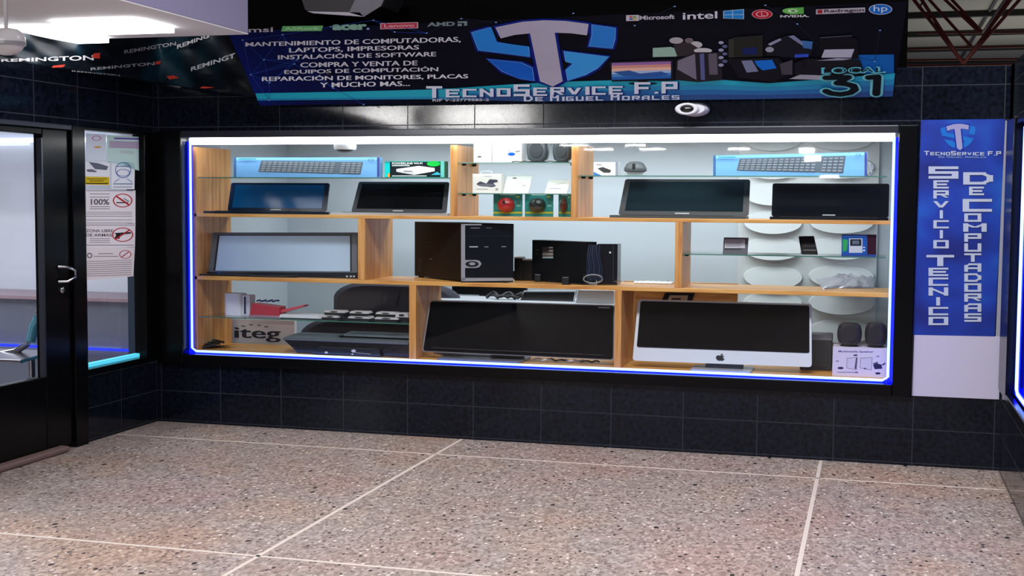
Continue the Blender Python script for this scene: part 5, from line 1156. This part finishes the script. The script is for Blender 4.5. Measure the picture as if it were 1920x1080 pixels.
for s_, xl, t1, b1, xr, t2, b2, c_ in (('REMINGTON', 2, 111, 116, 176, 103, 113, (216, 216, 220)), ('REMINGTON', 233, 94, 101, 330, 78, 85, (160, 160, 168)), ('REMING', 332, 84, 92, 392, 63, 70, (190, 192, 200)), ('REMINGT', 358, 126, 134, 441, 99, 108, (196, 200, 210)), ('REMINGTON', 170, 127, 132, 290, 116, 122, (176, 176, 182)), ('REMINGTON', 135, 132, 134, 225, 140, 143, (140, 140, 146))):
    d.text(s_, xl, t1, b1, xr, t2, b2, c_, bold=.02)
for P in ([(176, 100), (188, 99), (187, 110), (172, 108)], [(293, 115), (302, 114), (300, 120), (291, 121)], [(100, 123), (123, 121), (118, 126), (97, 127)], [(312, 143), (325, 141), (336, 146), (318, 149)], [(380, 162), (402, 164), (385, 166), (374, 165)]): d.poly(P, (206, 66, 50))
d.build('lettering', t)
# grey duct above banner
q = MB(); P = [(556, -30), (572, 18), (590, 25), (684, 31), (716, 12), (735, -30)]
t = thing('air_duct', 'grey angular duct end hanging above the banner, left of its shield logo', 'duct', (W(640, 0, -.3).x, -.3, W(640, 30, -.3).z))
q.prism([(W(x, y, -.28).x, W(x, y, -.28).z) for x, y in P], -.28, .0, mat((34, 33, 38), .6), axis='y'); q.build('duct_body', t, bevel=.004)
q = MB(); q.prism([(W(x, y, -.285).x, W(x, y, -.285).z) for x, y in ((578, 22), (590, 25.5), (684, 32), (676, 24))], -.30, -.28, mat((150, 146, 158), .5), axis='y'); q.prism([(W(x, y, -.285).x, W(x, y, -.285).z) for x, y in ((656, 24), (684, 32), (716, 12), (735, -30), (682, -30))], -.30, -.28, mat((92, 90, 100), .5), axis='y'); q.build('duct_flange', t)
# mall roof and red trusses at upper right
m = MB(); rz_ = 4.1; RFM = mat((150, 148, 140), .8)
m.box(-3, 16, 3, 34, rz_, rz_+.05, RFM); struct(m.build('ceiling_roof', origin=Z0))
q = MB(); bk = mat((20, 18, 20), .6)
for k in range(12): y = 7.0+k*2.1; q.box(-3, 16, y, y+.09, rz_-.08, rz_, bk)
for k in range(14): x = -1.0+k*1.2; q.box(x, x+.04, 3, 34, rz_-.03, rz_, bk)
t = thing('roof_purlin', 'dark roof battens crossing the grey roof, upper right', 'roof frame', (3, 6, rz_-.06)); q.build('battens', t)
RED = mat((124, 40, 34), .5); RG = 'red steel roof trusses'
def truss(label, P, Y, r):
    t = thing('roof_truss', label, 'truss', (W(*P[0], Y).x, Y, W(*P[0], Y).z), RG)
    for seg in P_segs: pass
def bar(t, a_, b_, Y, r, off=0, Yb=None): q = MB(); q.tube([W(*a_, Y), W(*b_, Yb or Y)], r, RED, n=8); q.build('bar', t)
t = thing('roof_truss', 'red steel roof truss whose bars meet in a low V point', 'truss', (W(1805, 118, 6).x, 6, W(1805, 118, 6).z), RG)
for a_, b_ in (((1805, 119), (1722, -10)), ((1798, 108), (1706, -10)), ((1812, 112), (1902, -10)), ((1806, 120), (1920, -10))): bar(t, a_, b_, 6, .017)
for k in range(5):
    f = k/5; g = (k+.5)/5
    bar(t, (1798-92*f, 108-118*f), (1805-83*g, 119-129*g), 6, .009)
t = thing('roof_truss', 'red steel roof truss farther back, its V point higher and nearer the right', 'truss', (W(1843, 62, 8).x, 8, W(1843, 62, 8).z), RG)
for a_, b_ in (((1843, 62), (1776, -10)), ((1836, 60), (1762, -10)), ((1846, 62), (1896, -10)), ((1822, 88), (1734, -10))): bar(t, a_, b_, 8, .017)
t = thing('roof_truss', 'long thin red roof bars running level across the lowest part of the roof', 'truss', (W(1690, 118, 9).x, 9, W(1690, 118, 9).z), RG)
for a_, b_ in (((1680, 124), (1960, 119)), ((1680, 113), (1960, 110)), ((1700, 92), (1960, 86)), ((1720, 62), (1960, 60))): bar(t, a_, b_, 9, .013)
t = thing('light_pole', 'pale slim diagonal conduit crossing the red roof bars', 'conduit', (W(1842, 62, 5.6).x, 5.6, W(1842, 62, 5.6).z)); q = MB(); q.tube([W(1842, 62, 5.6), W(1890, -10, 5.6)], .012, mat((150, 140, 140), .4)); q.build('tube', t)
